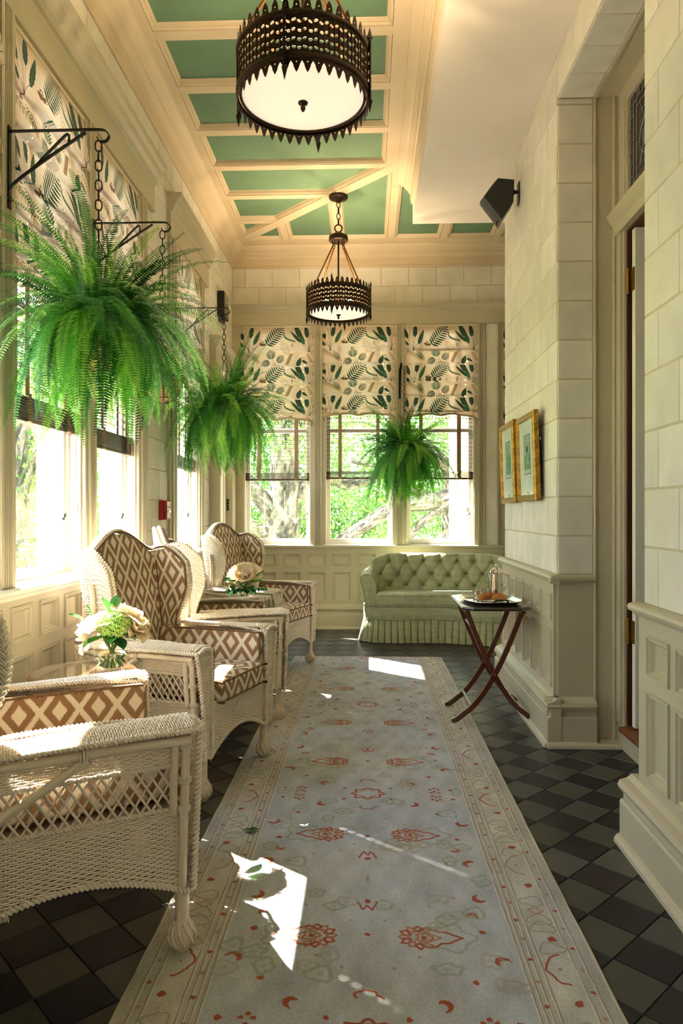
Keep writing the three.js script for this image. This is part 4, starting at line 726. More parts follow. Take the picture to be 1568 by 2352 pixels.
const frondGeo = [];
function makeFrond(L, e0, bend, width, side, pw = 1.25) {
  const n = Math.round(L / 0.0105), P = [], I = []; let r = 0, y = 0, pts = [];
  for (let i = 0; i <= n; i++) { const t = i / n, th = e0 - bend * Math.pow(t, pw); pts.push([r, y, th, side * t * t]); r += Math.cos(th) * L / n; y += Math.sin(th) * L / n; }
  for (let i = 2; i <= n; i++) {
    const t = i / n, [R, Y, th, z] = pts[i], len = width * Math.pow(Math.sin(PI * Math.min(1, 0.12 + 0.88 * t)), 0.55) * (1 - 0.35 * t) + 0.004, tx = Math.cos(th), ty = Math.sin(th), nx = -ty, ny = tx;
    for (const s of [-1, 1]) {
      const b = P.length / 3, w = 0.0046 * (0.6 + 0.6 * (1 - t)), dr = -0.12 + 0.1 * Math.sin(i * 1.7), fw = 0.22;
      P.push(R, Y, z); P.push(R + tx * (w + len * fw * 0.35) + nx * dr * len * 0.3, Y + ty * (w + len * fw * 0.35) + ny * dr * len * 0.3, z + s * len * 0.4); P.push(R + tx * len * fw + nx * dr * len, Y + ty * len * fw + ny * dr * len, z + s * len); P.push(R - tx * (w - len * fw * 0.2) + nx * dr * len * 0.3, Y - ty * (w - len * fw * 0.2) + ny * dr * len * 0.3, z + s * len * 0.4);
      I.push(b, b + 1, b + 2, b, b + 2, b + 3);
    }
  }
  for (let i = 0; i + 3 <= n; i += 3) { const [a, c, , z0] = pts[i], [d, e, , z1] = pts[i + 3], k = 0.0016 * (1 - i / n) + 0.0004, b = P.length / 3; P.push(a, c, z0 - k, a, c + k, z0, a, c, z0 + k, d, e, z1 - k, d, e + k, z1, d, e, z1 + k); I.push(b, b + 1, b + 4, b, b + 4, b + 3, b + 1, b + 2, b + 5, b + 1, b + 5, b + 4); }
  const g = new THREE.BufferGeometry(); g.setAttribute('position', new THREE.Float32BufferAttribute(P, 3)); g.setIndex(I); g.computeVertexNormals(); return g;
}
for (let i = 0; i < 24; i++) {
  const k = i / 23; // upright to hanging
  frondGeo.push(makeFrond(lerp(0.52, 0.56, k) * rr(0.82, 1.12), lerp(1.5, 0.85, Math.pow(k, 1.3)), lerp(0.35, 2.35, Math.pow(k, 0.55)) * rr(0.95, 1.05), lerp(0.034, 0.044, k) * rr(0.85, 1.1), rr(-0.09, 0.09), lerp(1.3, 0.52, k)));
}
for (let i = 0; i < 8; i++) frondGeo.push(makeFrond(rr(0.36, 0.56), rr(0.2, 0.6), rr(1.85, 2.15), rr(0.036, 0.046), rr(-0.08, 0.08), rr(0.2, 0.34))); // fronds that spill over the rim
function fern(x, y, d, hookY, count, scale, label, R = 0.145) {
  const g = thing('hanging_fern', label, 'hanging plant', [x, y, -d], 0, 'hanging ferns');
  chain(g, 0, 0.36 * scale, hookY - y - 0.045, 0, M.bronze, 0.022, 0.011, 0.0028);
  mesh('hanger', merge([0, 1, 2].map((k) => bar([0, 0.36 * scale, 0], [Math.cos(k * 2.1) * R, 0.0, Math.sin(k * 2.1) * R], 0.0018, 0.0018, 5))), M.iron, g);
  const prf = Array.from({ length: 12 }, (_, i) => { const a = i / 11 * PI / 2; return [Math.max(0.0005, Math.sin(a) * R), -Math.cos(a) * R * 1.25]; });
  mesh('coir_liner', lathe(prf, 28), M.coir, g); mesh('soil', lathe([[0.0005, -0.015], [R * 0.97, -0.02]], 24), M.soil, g);
  const wires = [at(new THREE.TorusGeometry(R + 0.004, 0.003, 6, 36).rotateX(PI / 2), 0, 0, 0), at(new THREE.TorusGeometry(R * 0.55, 0.0022, 6, 28).rotateX(PI / 2), 0, -R * 1.06, 0)];
  for (let k = 0; k < 10; k++) { const a = k / 10 * 2 * PI; wires.push(tube(prf.slice(1).map(([r, yy]) => [Math.cos(a) * (r + 0.004), yy - 0.003, Math.sin(a) * (r + 0.004)]), 0.002, 14, 5)); }
  mesh('wire_basket', merge(wires), M.iron, g);
  for (let i = 0; i < count; i++) {
    const spill = rnd() < 0.38, k = spill ? 24 + Math.floor(rnd() * 8) : Math.min(23, Math.floor(Math.pow(rnd(), 0.55) * 24)), f = mesh('frond', frondGeo[k], M.fern[rnd() < 0.22 ? 3 : Math.floor(rnd() * 3)], g), a = i * 2.39996 + rr(-0.3, 0.3), r0 = spill ? R * rr(0.85, 1.05) : rr(R * 0.1, R * 0.9);
    f.position.set(Math.cos(a) * r0, rr(-0.02, 0.03), -Math.sin(a) * r0); f.rotation.set(rr(-0.3, 0.3), 0, rr(-0.22, 0.08), 'YXZ'); f.rotation.y = a; f.scale.setScalar(scale * rr(0.75, 1.1));
  }
  return g;
}
fern(-1.04, 1.95, 2.71, 2.7, 298, 0.9, 'huge hanging fern in a coir basket nearest the viewer, filling the left side');
fern(-1.04, 1.9, 3.565, 2.69, 60, 0.5, 'small hanging fern tucked behind the huge nearest fern', 0.1);
fern(-1.04, 1.96, 5.11, 2.7, 292, 1.0, 'hanging fern above the corner armchair, second from the viewer');
fern(0.36, 1.8, 7.0, 2.7, 298, 1.18, 'hanging fern in front of the far windows above the sofa');

// ---------- wicker wing armchairs: front is +x, seat in the middle ----------
function makeChair(label) {
  const c = thing('wicker_armchair', label, 'armchair', [0, 0, 0], 0, 'wicker wing armchairs');
  const XF = 0.335, XB = -0.285;
  const zSide = (y) => 0.305 + 0.05 * (y - 0.17) / 0.46, yb = (u) => 0.17 + 0.085 * Math.pow(Math.sin(PI * Math.min(1, Math.max(0, u))), 0.9);
  for (const s of [-1, 1]) {
    const side = (y0, y1) => (u, v) => { const y = lerp(y0, y1, v); return V(lerp(XF - 0.01, XB, u), y, s * zSide(y)); };
    mesh('side_panel', weave(side(0.17, 0.425), 0.63, 0.255, { inside: (u, v) => lerp(0.17, 0.425, v) > yb(u) + 0.006 }), M.wicker, c);
    mesh('side_band', weave(side(0.535, 0.635), 0.63, 0.1), M.wicker, c);
    const lat = [];
    for (let i = -2; i < 22; i++) for (const k of [-1, 1]) {
      const a = XF - 0.02 - i * 0.029, b = a - k * 0.075, p0 = [a, 0.42], p1 = [b, 0.54]; if (Math.min(a, b) < XB || Math.max(a, b) > XF - 0.01) continue;
      lat.push(tube([[p0[0], p0[1], s * (zSide(p0[1]) + k * 0.002)], [(p0[0] + p1[0]) / 2, 0.48, s * (zSide(0.48) + k * 0.003 + 0.002)], [p1[0], p1[1], s * (zSide(p1[1]) + k * 0.002)]], 0.0036, 6, 5));
    }
    mesh('lattice', merge(lat), M.wicker, c);
    const sc = (x, y, o = 0) => [x, y, s * (zSide(y) + o)];
    mesh('braid', merge([rope(Array.from({ length: 13 }, (_, i) => sc(lerp(XF, XB, i / 12), yb(i / 12), 0.002)), 0.005, 0.0056, 38), rope([sc(XF - 0.005, 0.42, 0.003), sc(0, 0.42, 0.003), sc(XB, 0.42, 0.003)], 0.0035, 0.004, 50), rope([sc(XF - 0.005, 0.542, 0.003), sc(0, 0.542, 0.003), sc(XB, 0.542, 0.003)], 0.0035, 0.004, 50)]), M.wicker, c);
    // arm
    const armY = (x) => 0.648 + 0.012 * (x - XB) / 0.63, arm = (u, v) => { const x = lerp(XF + 0.012, -0.2, u), zi = lerp(0.262, 0.3, sstep(0.55, 1, u)); const z = lerp(zi, 0.378, v); return V(x, armY(x) - 0.012 * Math.pow(Math.abs(v - 0.4) * 1.7, 2) - 0.02 * sstep(0.02, 0, u), s * z); };
    mesh('arm_top', weave((u, v) => arm(v, u), 0.11, 0.54, { pitch: 0.0062, stake: 0.013, amp: 0.0018, rv: 0.0027, rn: 0.0018 }), M.wicker, c);
    mesh('arm_core', surf((u, v) => { const p = arm(u, v); p.y -= 0.006; return p; }, 16, 6), M.pole, c);
    mesh('braid', merge([rope([[XF + 0.012, 0.61, s * 0.262], [XF + 0.018, 0.64, s * 0.27], [XF + 0.016, 0.648, s * 0.32], [XF + 0.012, 0.638, s * 0.376], [0.2, armY(0.2) - 0.018, s * 0.382], [-0.05, armY(0) - 0.018, s * 0.38], [-0.22, armY(-0.2) - 0.018, s * 0.37]], 0.0046, 0.0052, 42), rope([[XF + 0.012, 0.63, s * 0.26], [0.15, armY(0.15) - 0.004, s * 0.26], [-0.06, armY(0), s * 0.262], [-0.14, 0.655, s * 0.285]], 0.004, 0.0045, 44)]), M.wicker, c);
    mesh('arm_pole', merge([tube([[XF - 0.01, 0.61, s * 0.366], [0.1, 0.612, s * 0.366], [-0.1, 0.606, s * 0.366], [-0.27, 0.61, s * 0.35]], 0.0125, 20, 8), tube([sc(XF - 0.02, 0.615, 0.006), sc(XF - 0.022, 0.4, 0.01), sc(XF - 0.02, 0.2, 0.008)], 0.0125, 12, 8), tube([sc(XF - 0.052, 0.612, 0.008), sc(XF - 0.052, 0.41, 0.01)], 0.011, 8, 8)]), M.pole, c);
    mesh('brace', merge([tube([[0.06, 0.602, s * 0.37], [0.02, 0.575, s * 0.368], [-0.12, 0.49, s * 0.352], [-0.24, 0.42, s * 0.342]], 0.012, 18, 8), tube([sc(-0.25, 0.61, 0.004), sc(-0.265, 0.41, 0.008)], 0.0125, 8, 8)]), M.pole, c);
    mesh('cane_binding', merge([0.595, 0.5, 0.42].flatMap((y) => [-0.006, 0, 0.006].map((o) => at(new THREE.TorusGeometry(0.0155, 0.0028, 5, 14).rotateX(PI / 2), XF - 0.022, y + o, s * (zSide(y) + 0.008)))).concat([-0.008, 0, 0.008].map((o) => at(new THREE.TorusGeometry(0.0155, 0.0028, 5, 14).rotateY(PI / 2), 0.05 + o, 0.608, s * 0.367)))), M.wicker, c);
    // front of the arm
    const front = (u, v) => { const y = lerp(0.175, 0.64, v), zo = lerp(0.312, 0.376, Math.pow(v, 1.6)); return V(XF + 0.008 + 0.004 * Math.sin(v * PI), y, s * lerp(0.258, zo, u)); };
    mesh('arm_front', weave(front, 0.09, 0.46, { stake: 0.015 }), M.wicker, c);
    mesh('braid', merge([0, 1].map((e) => rope(Array.from({ length: 7 }, (_, i) => front(e, i / 6).add(V(0.004, 0, 0))), 0.0055, 0.006, 34))), M.wicker, c);
    // inner arm pad
    mesh('arm_pad', rbox(-0.235, XF, 0.42, 0.632, s * 0.258, s * 0.212, 0.014, 3), M.ikat, c);
    mesh('piping', tube([[-0.15, 0.632, s * 0.216], [0.1, 0.634, s * 0.216], [XF - 0.012, 0.63, s * 0.217], [XF - 0.002, 0.618, s * 0.218], [XF, 0.5, s * 0.218]], 0.0045, 24, 6), M.piping, c);
  }
  // front apron with its woven lozenge
  const fb = (z) => 0.17 + 0.085 * Math.pow(Math.cos(PI / 2 * z / 0.262), 0.9);
  const ap = (u, v) => V(XF + 0.004, lerp(0.17, 0.4, v), lerp(-0.258, 0.258, u));
  mesh('front_apron', weave(ap, 0.516, 0.23, { inside: (u, v) => lerp(0.17, 0.4, v) > fb(lerp(-0.258, 0.258, u)) + 0.005 }), M.wicker, c);
  mesh('braid', merge([rope(Array.from({ length: 13 }, (_, i) => { const z = lerp(-0.262, 0.262, i / 12); return [XF + 0.006, fb(z), z]; }), 0.005, 0.0056, 38), rope([[XF + 0.006, 0.4, -0.258], [XF + 0.006, 0.4, 0], [XF + 0.006, 0.4, 0.258]], 0.0035, 0.004, 50)]), M.wicker, c);
  const loz = []; for (let i = 0; i < 7; i++) { const z = (i - 3) * 0.017, h = 0.034 * (1 - Math.abs(i - 3) / 4.5); loz.push(rbox(XF + 0.008, XF + 0.012, 0.325 - h, 0.325 + h, z - 0.006, z + 0.006, 0.0015, 1)); } for (let j = 0; j < 4; j++) { const y = 0.325 + (j - 1.5) * 0.017, w = 0.055 * (1 - Math.abs(j - 1.5) / 3); loz.push(rbox(XF + 0.01, XF + 0.014, y - 0.006, y + 0.006, -w, w, 0.0015, 1)); }
  mesh('woven_motif', merge(loz), M.pole, c);
  // seat
  const cush = rbox(-0.24, XF + 0.035, 0.385, 0.497, -0.212, 0.212, 0.035, 4); { const p = cush.attributes.position; for (let i = 0; i < p.count; i++) { const x = (p.getX(i) - 0.06) / 0.29, z = p.getZ(i) / 0.212; if (p.getY(i) > 0.44) p.setY(i, p.getY(i) + 0.016 * (1 - x * x) * (1 - z * z)); } cush.computeVertexNormals(); }
  const cu = mesh('seat_cushion', metric(toCreasedNormals(cush, 0.9)), M.ikat, c);
  mesh('piping', merge([0.484, 0.398].map((y) => tube([[-0.2, y, -0.205], [XF, y, -0.206], [XF + 0.026, y, -0.19], [XF + 0.031, y, 0], [XF + 0.026, y, 0.19], [XF, y, 0.206], [-0.2, y, 0.205]], 0.0045, 50, 6))), M.piping, cu);
  mesh('seat_deck', box(XB, XF, 0.36, 0.388, -0.26, 0.26), M.pole, c);
  // back and wings
  const ytop = (a) => (a < 0.56 ? 1.022 + 0.1 * Math.pow(Math.cos(PI / 2 * a / 0.56), 1.5) : a < 0.76 ? 1.022 + 0.016 * Math.sin(PI / 2 * (a - 0.56) / 0.2) : 1.038 - 0.075 * Math.pow((a - 0.76) / 0.24, 2.2));
  const wl = (y) => 0.068 + 0.085 * sstep(0.62, 0.86, y) - 0.02 * sstep(0.9, 1.04, y);
  const shell = (s, y, off = 0) => {
    const a = Math.abs(s), g = Math.sign(s), x0 = -0.228 - 0.14 * (y - 0.44), zc = 0.228 + 0.03 * (y - 0.4); let x, z, nx, nz;
    const corner = 0.58, t = Math.max(0, (a - corner) / (1 - corner)), b = Math.min(1, a / corner);
    const r = Math.pow(t, 1.35); x = x0 + wl(y) * r + 0.012 * (1 - Math.cos(b * PI / 2)) ; z = zc * Math.pow(b, 0.96) + (0.028 + 0.03 * (y - 0.5)) * Math.pow(t, 0.8);
    const k = sstep(0.46, 0.72, a); nx = -(1 - k); nz = k; const l = Math.hypot(nx, nz); return V(x + off * nx / l, y, g * (z + off * nz / l));
  };
  const inner = (u, v) => { const s = u * 2 - 1, a = Math.abs(s), y = lerp(0.44, ytop(a) - 0.012, v); const pad = 0.02 * Math.sin(PI * Math.min(1, v * 1.02)) * (1 - Math.pow(a / 0.55, 4)); return shell(s, y).add(V(a < 0.55 ? Math.max(0, pad) : 0, 0, 0)); };
  mesh('back_cushion', surf(inner, 72, 40, (u, v, p) => [(u * 2 - 1) * 0.52 + (Math.abs(u - 0.5) > 0.29 ? 0.02 : 0), p.y]), M.ikat, c);
  const outer = (y0) => (u, v) => { const s = u * 2 - 1; return shell(s, lerp(y0, ytop(Math.abs(s)) - 0.006, v), 0.05); };
  mesh('back_weave', weave(outer(0.2), 1.15, 0.78, { pitch: 0.0105, stake: 0.024, amp: 0.003, rv: 0.0046, rn: 0.0024 }), M.wicker, c);
  mesh('back_core', surf((u, v) => { const s = u * 2 - 1; return shell(s, lerp(0.2, ytop(Math.abs(s)) - 0.01, v), 0.042); }, 48, 20), M.pole, c);
  const rim = [], rimIn = []; for (let i = 0; i <= 9; i++) { const y = lerp(0.64, ytop(1) - 0.004, i / 9); rim.push([-1, y]); } for (let i = 1; i < 40; i++) { const s = -1 + 2 * i / 40; rim.push([s, ytop(Math.abs(s))]); } for (let i = 9; i >= 0; i--) { const y = lerp(0.64, ytop(1) - 0.004, i / 9); rim.push([1, y]); }
  const rimPt = (k, off, up = 0) => { const [s, y] = rim[k]; return shell(s, y, off).add(V(Math.abs(s) === 1 ? up : 0, Math.abs(s) === 1 ? 0 : up, 0)); };
  mesh('rim', surf((u, v) => rimPt(Math.round(u * (rim.length - 1)), lerp(-0.002, 0.05, v), 0.006 * Math.sin(v * PI)), rim.length - 1, 6), M.wicker, c);
  mesh('braid', merge([rope(rim.map((_, k) => rimPt(k, 0.016, 0.006)), 0.0058, 0.0066, 34), rope(rim.map((_, k) => rimPt(k, 0.044, 0.003)), 0.005, 0.0056, 36)]), M.wicker, c);
  mesh('piping', merge([tube(rim.map((_, k) => rimPt(k, -0.003, 0.002)), 0.0048, 160, 6), tube([0.44, 0.55, 0.7, 0.85, 0.972].map((y) => shell(-0.6, y).add(V(0.006, 0, 0))), 0.003, 20, 5), tube([0.44, 0.55, 0.7, 0.85, 0.972].map((y) => shell(0.6, y).add(V(0.006, 0, 0))), 0.003, 20, 5)]), M.piping, c);
  for (const s of [-1, 1]) mesh('wing_pole', tube([[0.2, 0], [0.6, 0], [0.8, 0], [0.9, 0]].map(([y]) => shell(s * 0.8, y, 0.062)), 0.011, 24, 8), M.pole, c);
  // feet
  const legGeo = lathe([[0.0005, 0.01], [0.012, 0.008], [0.024, 0.012], [0.03, 0.03], [0.0325, 0.048], [0.029, 0.066], [0.024, 0.082], [0.0205, 0.092], ...Array.from({ length: 17 }, (_, i) => [0.0185 + (i % 2 ? 0.0018 : 0), 0.096 + i * 0.0055]), [0.018, 0.2]], 18);
  const wrap = merge(Array.from({ length: 9 }, (_, i) => { const a0 = i / 9 * 2 * PI; return tube(Array.from({ length: 7 }, (_, k) => { const t = k / 6, y = 0.012 + 0.076 * t, r = 0.004 + Math.interp(t), a = a0 + t * 1.0; return [Math.cos(a) * r, y, Math.sin(a) * r]; }), 0.0042, 10, 5); }));
  const cap = lathe([[0.0005, 0], [0.017, 0], [0.019, 0.006], [0.017, 0.012], [0.0005, 0.012]], 14);
  for (const [x, z] of [[XF - 0.012, 0.286], [XF - 0.012, -0.286], [XB + 0.03, 0.26], [XB + 0.03, -0.26]]) { const l = mesh('leg', legGeo, M.pole, c); l.position.set(x, 0, z); mesh('cane_wrap', wrap, M.wicker, l); mesh('foot_cap', cap, M.pole, l); }
  return c;
}
Math.interp = (t) => [0.012, 0.026, 0.033, 0.034, 0.029, 0.021, 0.0175][Math.round(t * 6)];
const chairLabels = ['wicker wing armchair with lozenge upholstery nearest the viewer, cut by the left edge', 'wicker wing armchair facing the viewer behind the glass vase of peonies', 'wicker wing armchair mostly hidden behind the second one', 'wicker wing armchair in the far left corner behind the yellow peony'];
const chairSpots = [[-0.64, 2.215, 0.865, 0.502], [-0.585, 3.235, 0.95, -0.31], [-0.6, 4.42, 0.93, 0.36], [-0.545, 5.44, 0.935, -0.353]];
const chair0 = makeChair(chairLabels[0]);
chairSpots.forEach(([fx, fd, dx, dd], i) => { // middle of the front edge, and where it faces
  let c = chair0; if (i) { c = chair0.clone(); c.name = numbered('wicker_armchair'); c.userData = { ...chair0.userData, label: chairLabels[i] }; scene.add(c); }
  c.position.set(fx - dx * 0.345, 0, -(fd - dd * 0.345)); c.rotation.y = Math.atan2(dd, dx);
});

// ---------- small round tables and bouquets ----------
function roundTable(x, d, r, h, label, wood) {
  const g = thing('round_table', label, 'side table', [x, 0, -d], 0, 'round side tables');
  mesh('table_top', lathe([[0.0005, h - 0.022], [r - 0.012, h - 0.022], [r - 0.002, h - 0.016], [r, h - 0.01], [r - 0.003, h - 0.003], [r - 0.01, h], [0.0005, h]], 48), wood, g);
  mesh('glass_top', lathe([[0.0005, h + 0.0005], [r - 0.012, h + 0.0005], [r - 0.01, h + 0.003], [r - 0.012, h + 0.0055], [0.0005, h + 0.0055]], 48), phys({ color: '#f2f7f4', roughness: 0.03, transmission: 1, thickness: 0, ior: 1.5 }), g);
  mesh('apron', lathe([[r * 0.78, h - 0.02], [r * 0.8, h - 0.06], [r * 0.77, h - 0.06], [r * 0.76, h - 0.02]], 36), M.darktop, g);
  for (let k = 0; k < 4; k++) { const a = k * PI / 2 + 0.5; mesh('leg', tube([[Math.cos(a) * r * 0.74, h - 0.03, Math.sin(a) * r * 0.74], [Math.cos(a) * r * 0.7, h * 0.5, Math.sin(a) * r * 0.7], [Math.cos(a) * r * 0.85, 0.004, Math.sin(a) * r * 0.85]], 0.014, 14, 8), M.darktop, g); }
  mesh('shelf', lathe([[0.0005, 0.17], [r * 0.72, 0.17], [r * 0.73, 0.185], [0.0005, 0.19]], 32), M.darktop, g);
  return g;
}
roundTable(-1.12, 2.765, 0.205, 0.59, 'round wooden side table with glass top between the two nearest armchairs', M.walnut);
roundTable(-0.9, 4.955, 0.19, 0.57, 'round glossy black side table beside the corner armchair', M.darktop);
function petalGeo(w, l, cup, curl) { return surf((u, v) => { const a = (u - 0.5) * 2, ww = w * Math.pow(Math.sin(PI * Math.min(0.93, 0.08 + v * 0.85)), 0.6); return V(a * ww, l * Math.sin(v * 1.45) + 0.004 * Math.sin(a * 7 + v * 3) * v, cup * (1 - Math.cos(v * 2.0)) - 0.35 * w * a * a + curl * Math.pow(v, 4)); }, 8, 8); }
function bloom(parent, name, mat, x, y, z, r, open, n, tilt = [0, 0]) {
  const b = new THREE.Group(); b.name = name; b.position.set(x, y, z); b.rotation.set(tilt[0], 0, tilt[1]); parent.add(b);
  const G = [petalGeo(r * 0.62, r * 1.0, r * 0.55, 0), petalGeo(r * 0.56, r * 0.92, r * 0.3, -r * 0.1), petalGeo(r * 0.42, r * 0.8, r * 0.12, -r * 0.25)];
  for (let i = 0; i < n; i++) { const ring = i < n * 0.4 ? 0 : i < n * 0.75 ? 1 : 2, p = mesh('petal', G[ring], mat, b); p.rotation.order = 'YXZ'; p.rotation.y = i * 2.4; p.rotation.x = lerp(open, 0.05, ring / 2) + rr(-0.1, 0.1); const o = r * (0.16 - ring * 0.06); p.position.set(Math.sin(i * 2.4) * o, -r * 0.45, Math.cos(i * 2.4) * o); p.scale.setScalar(rr(0.9, 1.08)); }
  return b;
}
function leafGeo(l, w) { return surf((u, v) => { const a = (u - 0.5) * 2; return V(a * w * Math.pow(Math.sin(PI * Math.min(1, 0.02 + 0.98 * v)), 0.8), l * v, 0.25 * l * v * v - Math.abs(a) * w * 0.35); }, 4, 8); }
function leafAt(parent, geo, mat, x, y, z, az, el, s = 1) { const m = mesh('leaf', geo, mat, parent); m.position.set(x, y, z); m.rotation.order = 'YXZ'; m.rotation.set(el, az, 0); m.scale.setScalar(s); return m; }
const lg1 = leafGeo(0.085, 0.024), lg2 = leafGeo(0.06, 0.02);
{
  const v = thing('flower_vase', 'round clear glass vase of cream peonies and green hydrangea', 'vase', [-1.02, 0.597, -2.8], 0); v.scale.setScalar(1.1);
  mesh('vase', lathe([[0.0005, 0], [0.035, 0.0], [0.052, 0.012], [0.064, 0.04], [0.066, 0.062], [0.058, 0.09], [0.044, 0.106], [0.04, 0.112]], 40), M.vase, v);
  mesh('water', lathe([[0.0005, 0.005], [0.034, 0.005], [0.05, 0.016], [0.061, 0.042], [0.0625, 0.055], [0.0005, 0.055]], 32), M.water, v);
  for (let i = 0; i < 9; i++) { const a = i * 2.4, r = 0.03 + 0.01 * (i % 3); mesh('stem', tube([[Math.cos(a) * r, 0.01, Math.sin(a) * r], [Math.cos(a + 2.6) * 0.014, 0.08, Math.sin(a + 2.6) * 0.014], [Math.cos(a + 2.8) * 0.04, 0.135, Math.sin(a + 2.8) * 0.04]], 0.0035, 12, 6), M.stem, v); }
  bloom(v, 'peony', M.petal, -0.04, 0.165, 0.03, 0.07, 0.55, 20, [0.25, 0.3]); bloom(v, 'peony', M.petal2, 0.055, 0.19, -0.02, 0.068, 0.5, 20, [-0.1, -0.45]); bloom(v, 'peony', M.petal, -0.085, 0.125, 0.0, 0.06, 1.0, 18, [0.1, 0.9]); bloom(v, 'peony', M.petal2, 0.095, 0.15, 0.01, 0.05, 0.7, 16, [0.3, -0.9]);
  const hy = new THREE.Group(); hy.name = 'hydrangea'; hy.position.set(0.022, 0.165, 0.045); v.add(hy);
  const star = (() => { const P = []; for (let i = 0; i < 5; i++) { const a = i / 5 * 2 * PI, b = a + 0.5, c2 = a - 0.5; P.push(0, 0, 0, Math.cos(c2) * 0.006, Math.sin(c2) * 0.006, 0.003, Math.cos(a) * 0.012, Math.sin(a) * 0.012, 0.005, 0, 0, 0, Math.cos(a) * 0.012, Math.sin(a) * 0.012, 0.005, Math.cos(b) * 0.006, Math.sin(b) * 0.006, 0.003); } const g = new THREE.BufferGeometry(); g.setAttribute('position', new THREE.Float32BufferAttribute(P, 3)); g.computeVertexNormals(); return g; })();
  for (let i = 0; i < 150; i++) { const y = 1 - 1.75 * (i + 0.5) / 150, r = Math.sqrt(1 - y * y), a = i * 2.39996, n = V(Math.cos(a) * r, y, Math.sin(a) * r), f = mesh('floret', star, M.hydrangea, hy); f.position.copy(n).multiply(V(0.056, 0.046, 0.05)); f.quaternion.setFromUnitVectors(V(0, 0, 1), n.add(V(rr(-0.3, 0.3), rr(-0.3, 0.3), rr(-0.3, 0.3))).normalize()); }
  mesh('core', new THREE.SphereGeometry(0.04, 16, 12), M.leafdark, hy);
  for (const [az, el, s, y] of [[0.3, 1.5, 1, 0.12], [1.0, 1.45, 1.1, 0.125], [1.7, 1.5, 0.9, 0.12], [-0.6, 1.6, 1, 0.115], [2.6, 1.3, 0.9, 0.13], [-1.7, 1.25, 0.8, 0.14], [0.7, 1.7, 1, 0.11], [-2.6, 1.2, 0.9, 0.13]]) leafAt(v, lg1, rnd() < 0.5 ? M.leaf : M.leafdark, Math.sin(az) * 0.035, y, Math.cos(az) * 0.035, az, el, s);
  leafAt(v, lg2, M.leafdark, 0.012, 0.21, 0.0, 0.6, 0.15, 1.0); leafAt(v, lg2, M.leaf, -0.01, 0.205, 0.01, -0.5, 0.3, 1.0); leafAt(v, lg2, M.leaf, -0.11, 0.17, 0.0, -1.6, 0.9, 0.9); leafAt(v, lg2, M.leaf, -0.085, 0.18, -0.02, -1.2, 0.1, 0.8);
}
{
  const v = thing('flower_vase', 'small vase with one big yellow peony beside the corner armchair', 'vase', [-0.865, 0.577, -4.95], 0);
  mesh('vase', lathe([[0.0005, 0], [0.04, 0], [0.045, 0.008], [0.047, 0.06], [0.05, 0.095]], 32), M.vase, v);
  mesh('water', lathe([[0.0005, 0.005], [0.038, 0.005], [0.043, 0.02], [0.044, 0.05], [0.0005, 0.05]], 24), M.water, v);
  for (let i = 0; i < 7; i++) { const a = i * 2.4; mesh('stem', bar([Math.cos(a) * 0.02, 0.01, Math.sin(a) * 0.02], [Math.cos(a + 1) * 0.03, 0.12, Math.sin(a + 1) * 0.03], 0.004), M.stem, v); }
  const p = bloom(v, 'peony', M.petal2, 0.01, 0.21, 0.06, 0.095, 1.0, 24, [0.95, -0.1]); mesh('stamens', at(new THREE.IcosahedronGeometry(0.022, 1), 0, 0.0, 0), M.stamen, p);
  bloom(v, 'peony', M.petal2, -0.05, 0.18, 0.05, 0.05, 0.5, 14, [0.5, 0.4]);
  for (let i = 0; i < 30; i++) leafAt(v, lg1, i % 3 ? M.leafdark : M.leaf, 0, rr(0.08, 0.14), 0.02, i * 2.4, rr(0.9, 1.8), rr(1.3, 2.0));
  leafAt(v, lg1, M.leaf, 0.08, 0.18, 0.02, 1.4, 0.7, 1);
}

// ---------- rug ----------
{
  const g = thing('rug', 'long faded runner rug with red flower motifs down the middle', 'rug'), { x0, x1, d0, d1, dm } = RUG, t = 0.007;
  const half = (a, b) => surf((u, v) => V(lerp(x0, x1, u), t + 0.0015 * Math.sin(u * 40 + v * 21) * 0.5, -lerp(a, b, v)), 24, 60);
  mesh('pile', half(d0, dm), M.rugA, g); mesh('pile', half(dm, d1), M.rugB, g);
  const e = []; for (const [ax, bx, ad, bd] of [[x0, x0, d0, d1], [x1, x1, d0, d1], [x0, x1, d1, d1], [x0, x1, d0, d0]]) e.push(tube(Array.from({ length: 60 }, (_, i) => [lerp(ax, bx, i / 59) + rr(-0.0015, 0.0015), t * 0.55, -lerp(ad, bd, i / 59) + rr(-0.0015, 0.0015)]), 0.0045, 160, 6));
  mesh('bound_edge', merge(e), M.rugedge, g);
}
{
  const l = thing('fallen_leaf', 'small green leaf lying on the left side of the rug', 'leaf', [-0.44, 0.013, -2.68]);
  for (const [a, s] of [[0.2, 0.5], [1.7, 0.45], [-1.3, 0.5], [3.0, 0.4]]) { const m = mesh('leaflet', lg2, M.leafdark, l); m.rotation.order = 'YXZ'; m.rotation.set(1.35, a, 0); m.scale.setScalar(s); }
}

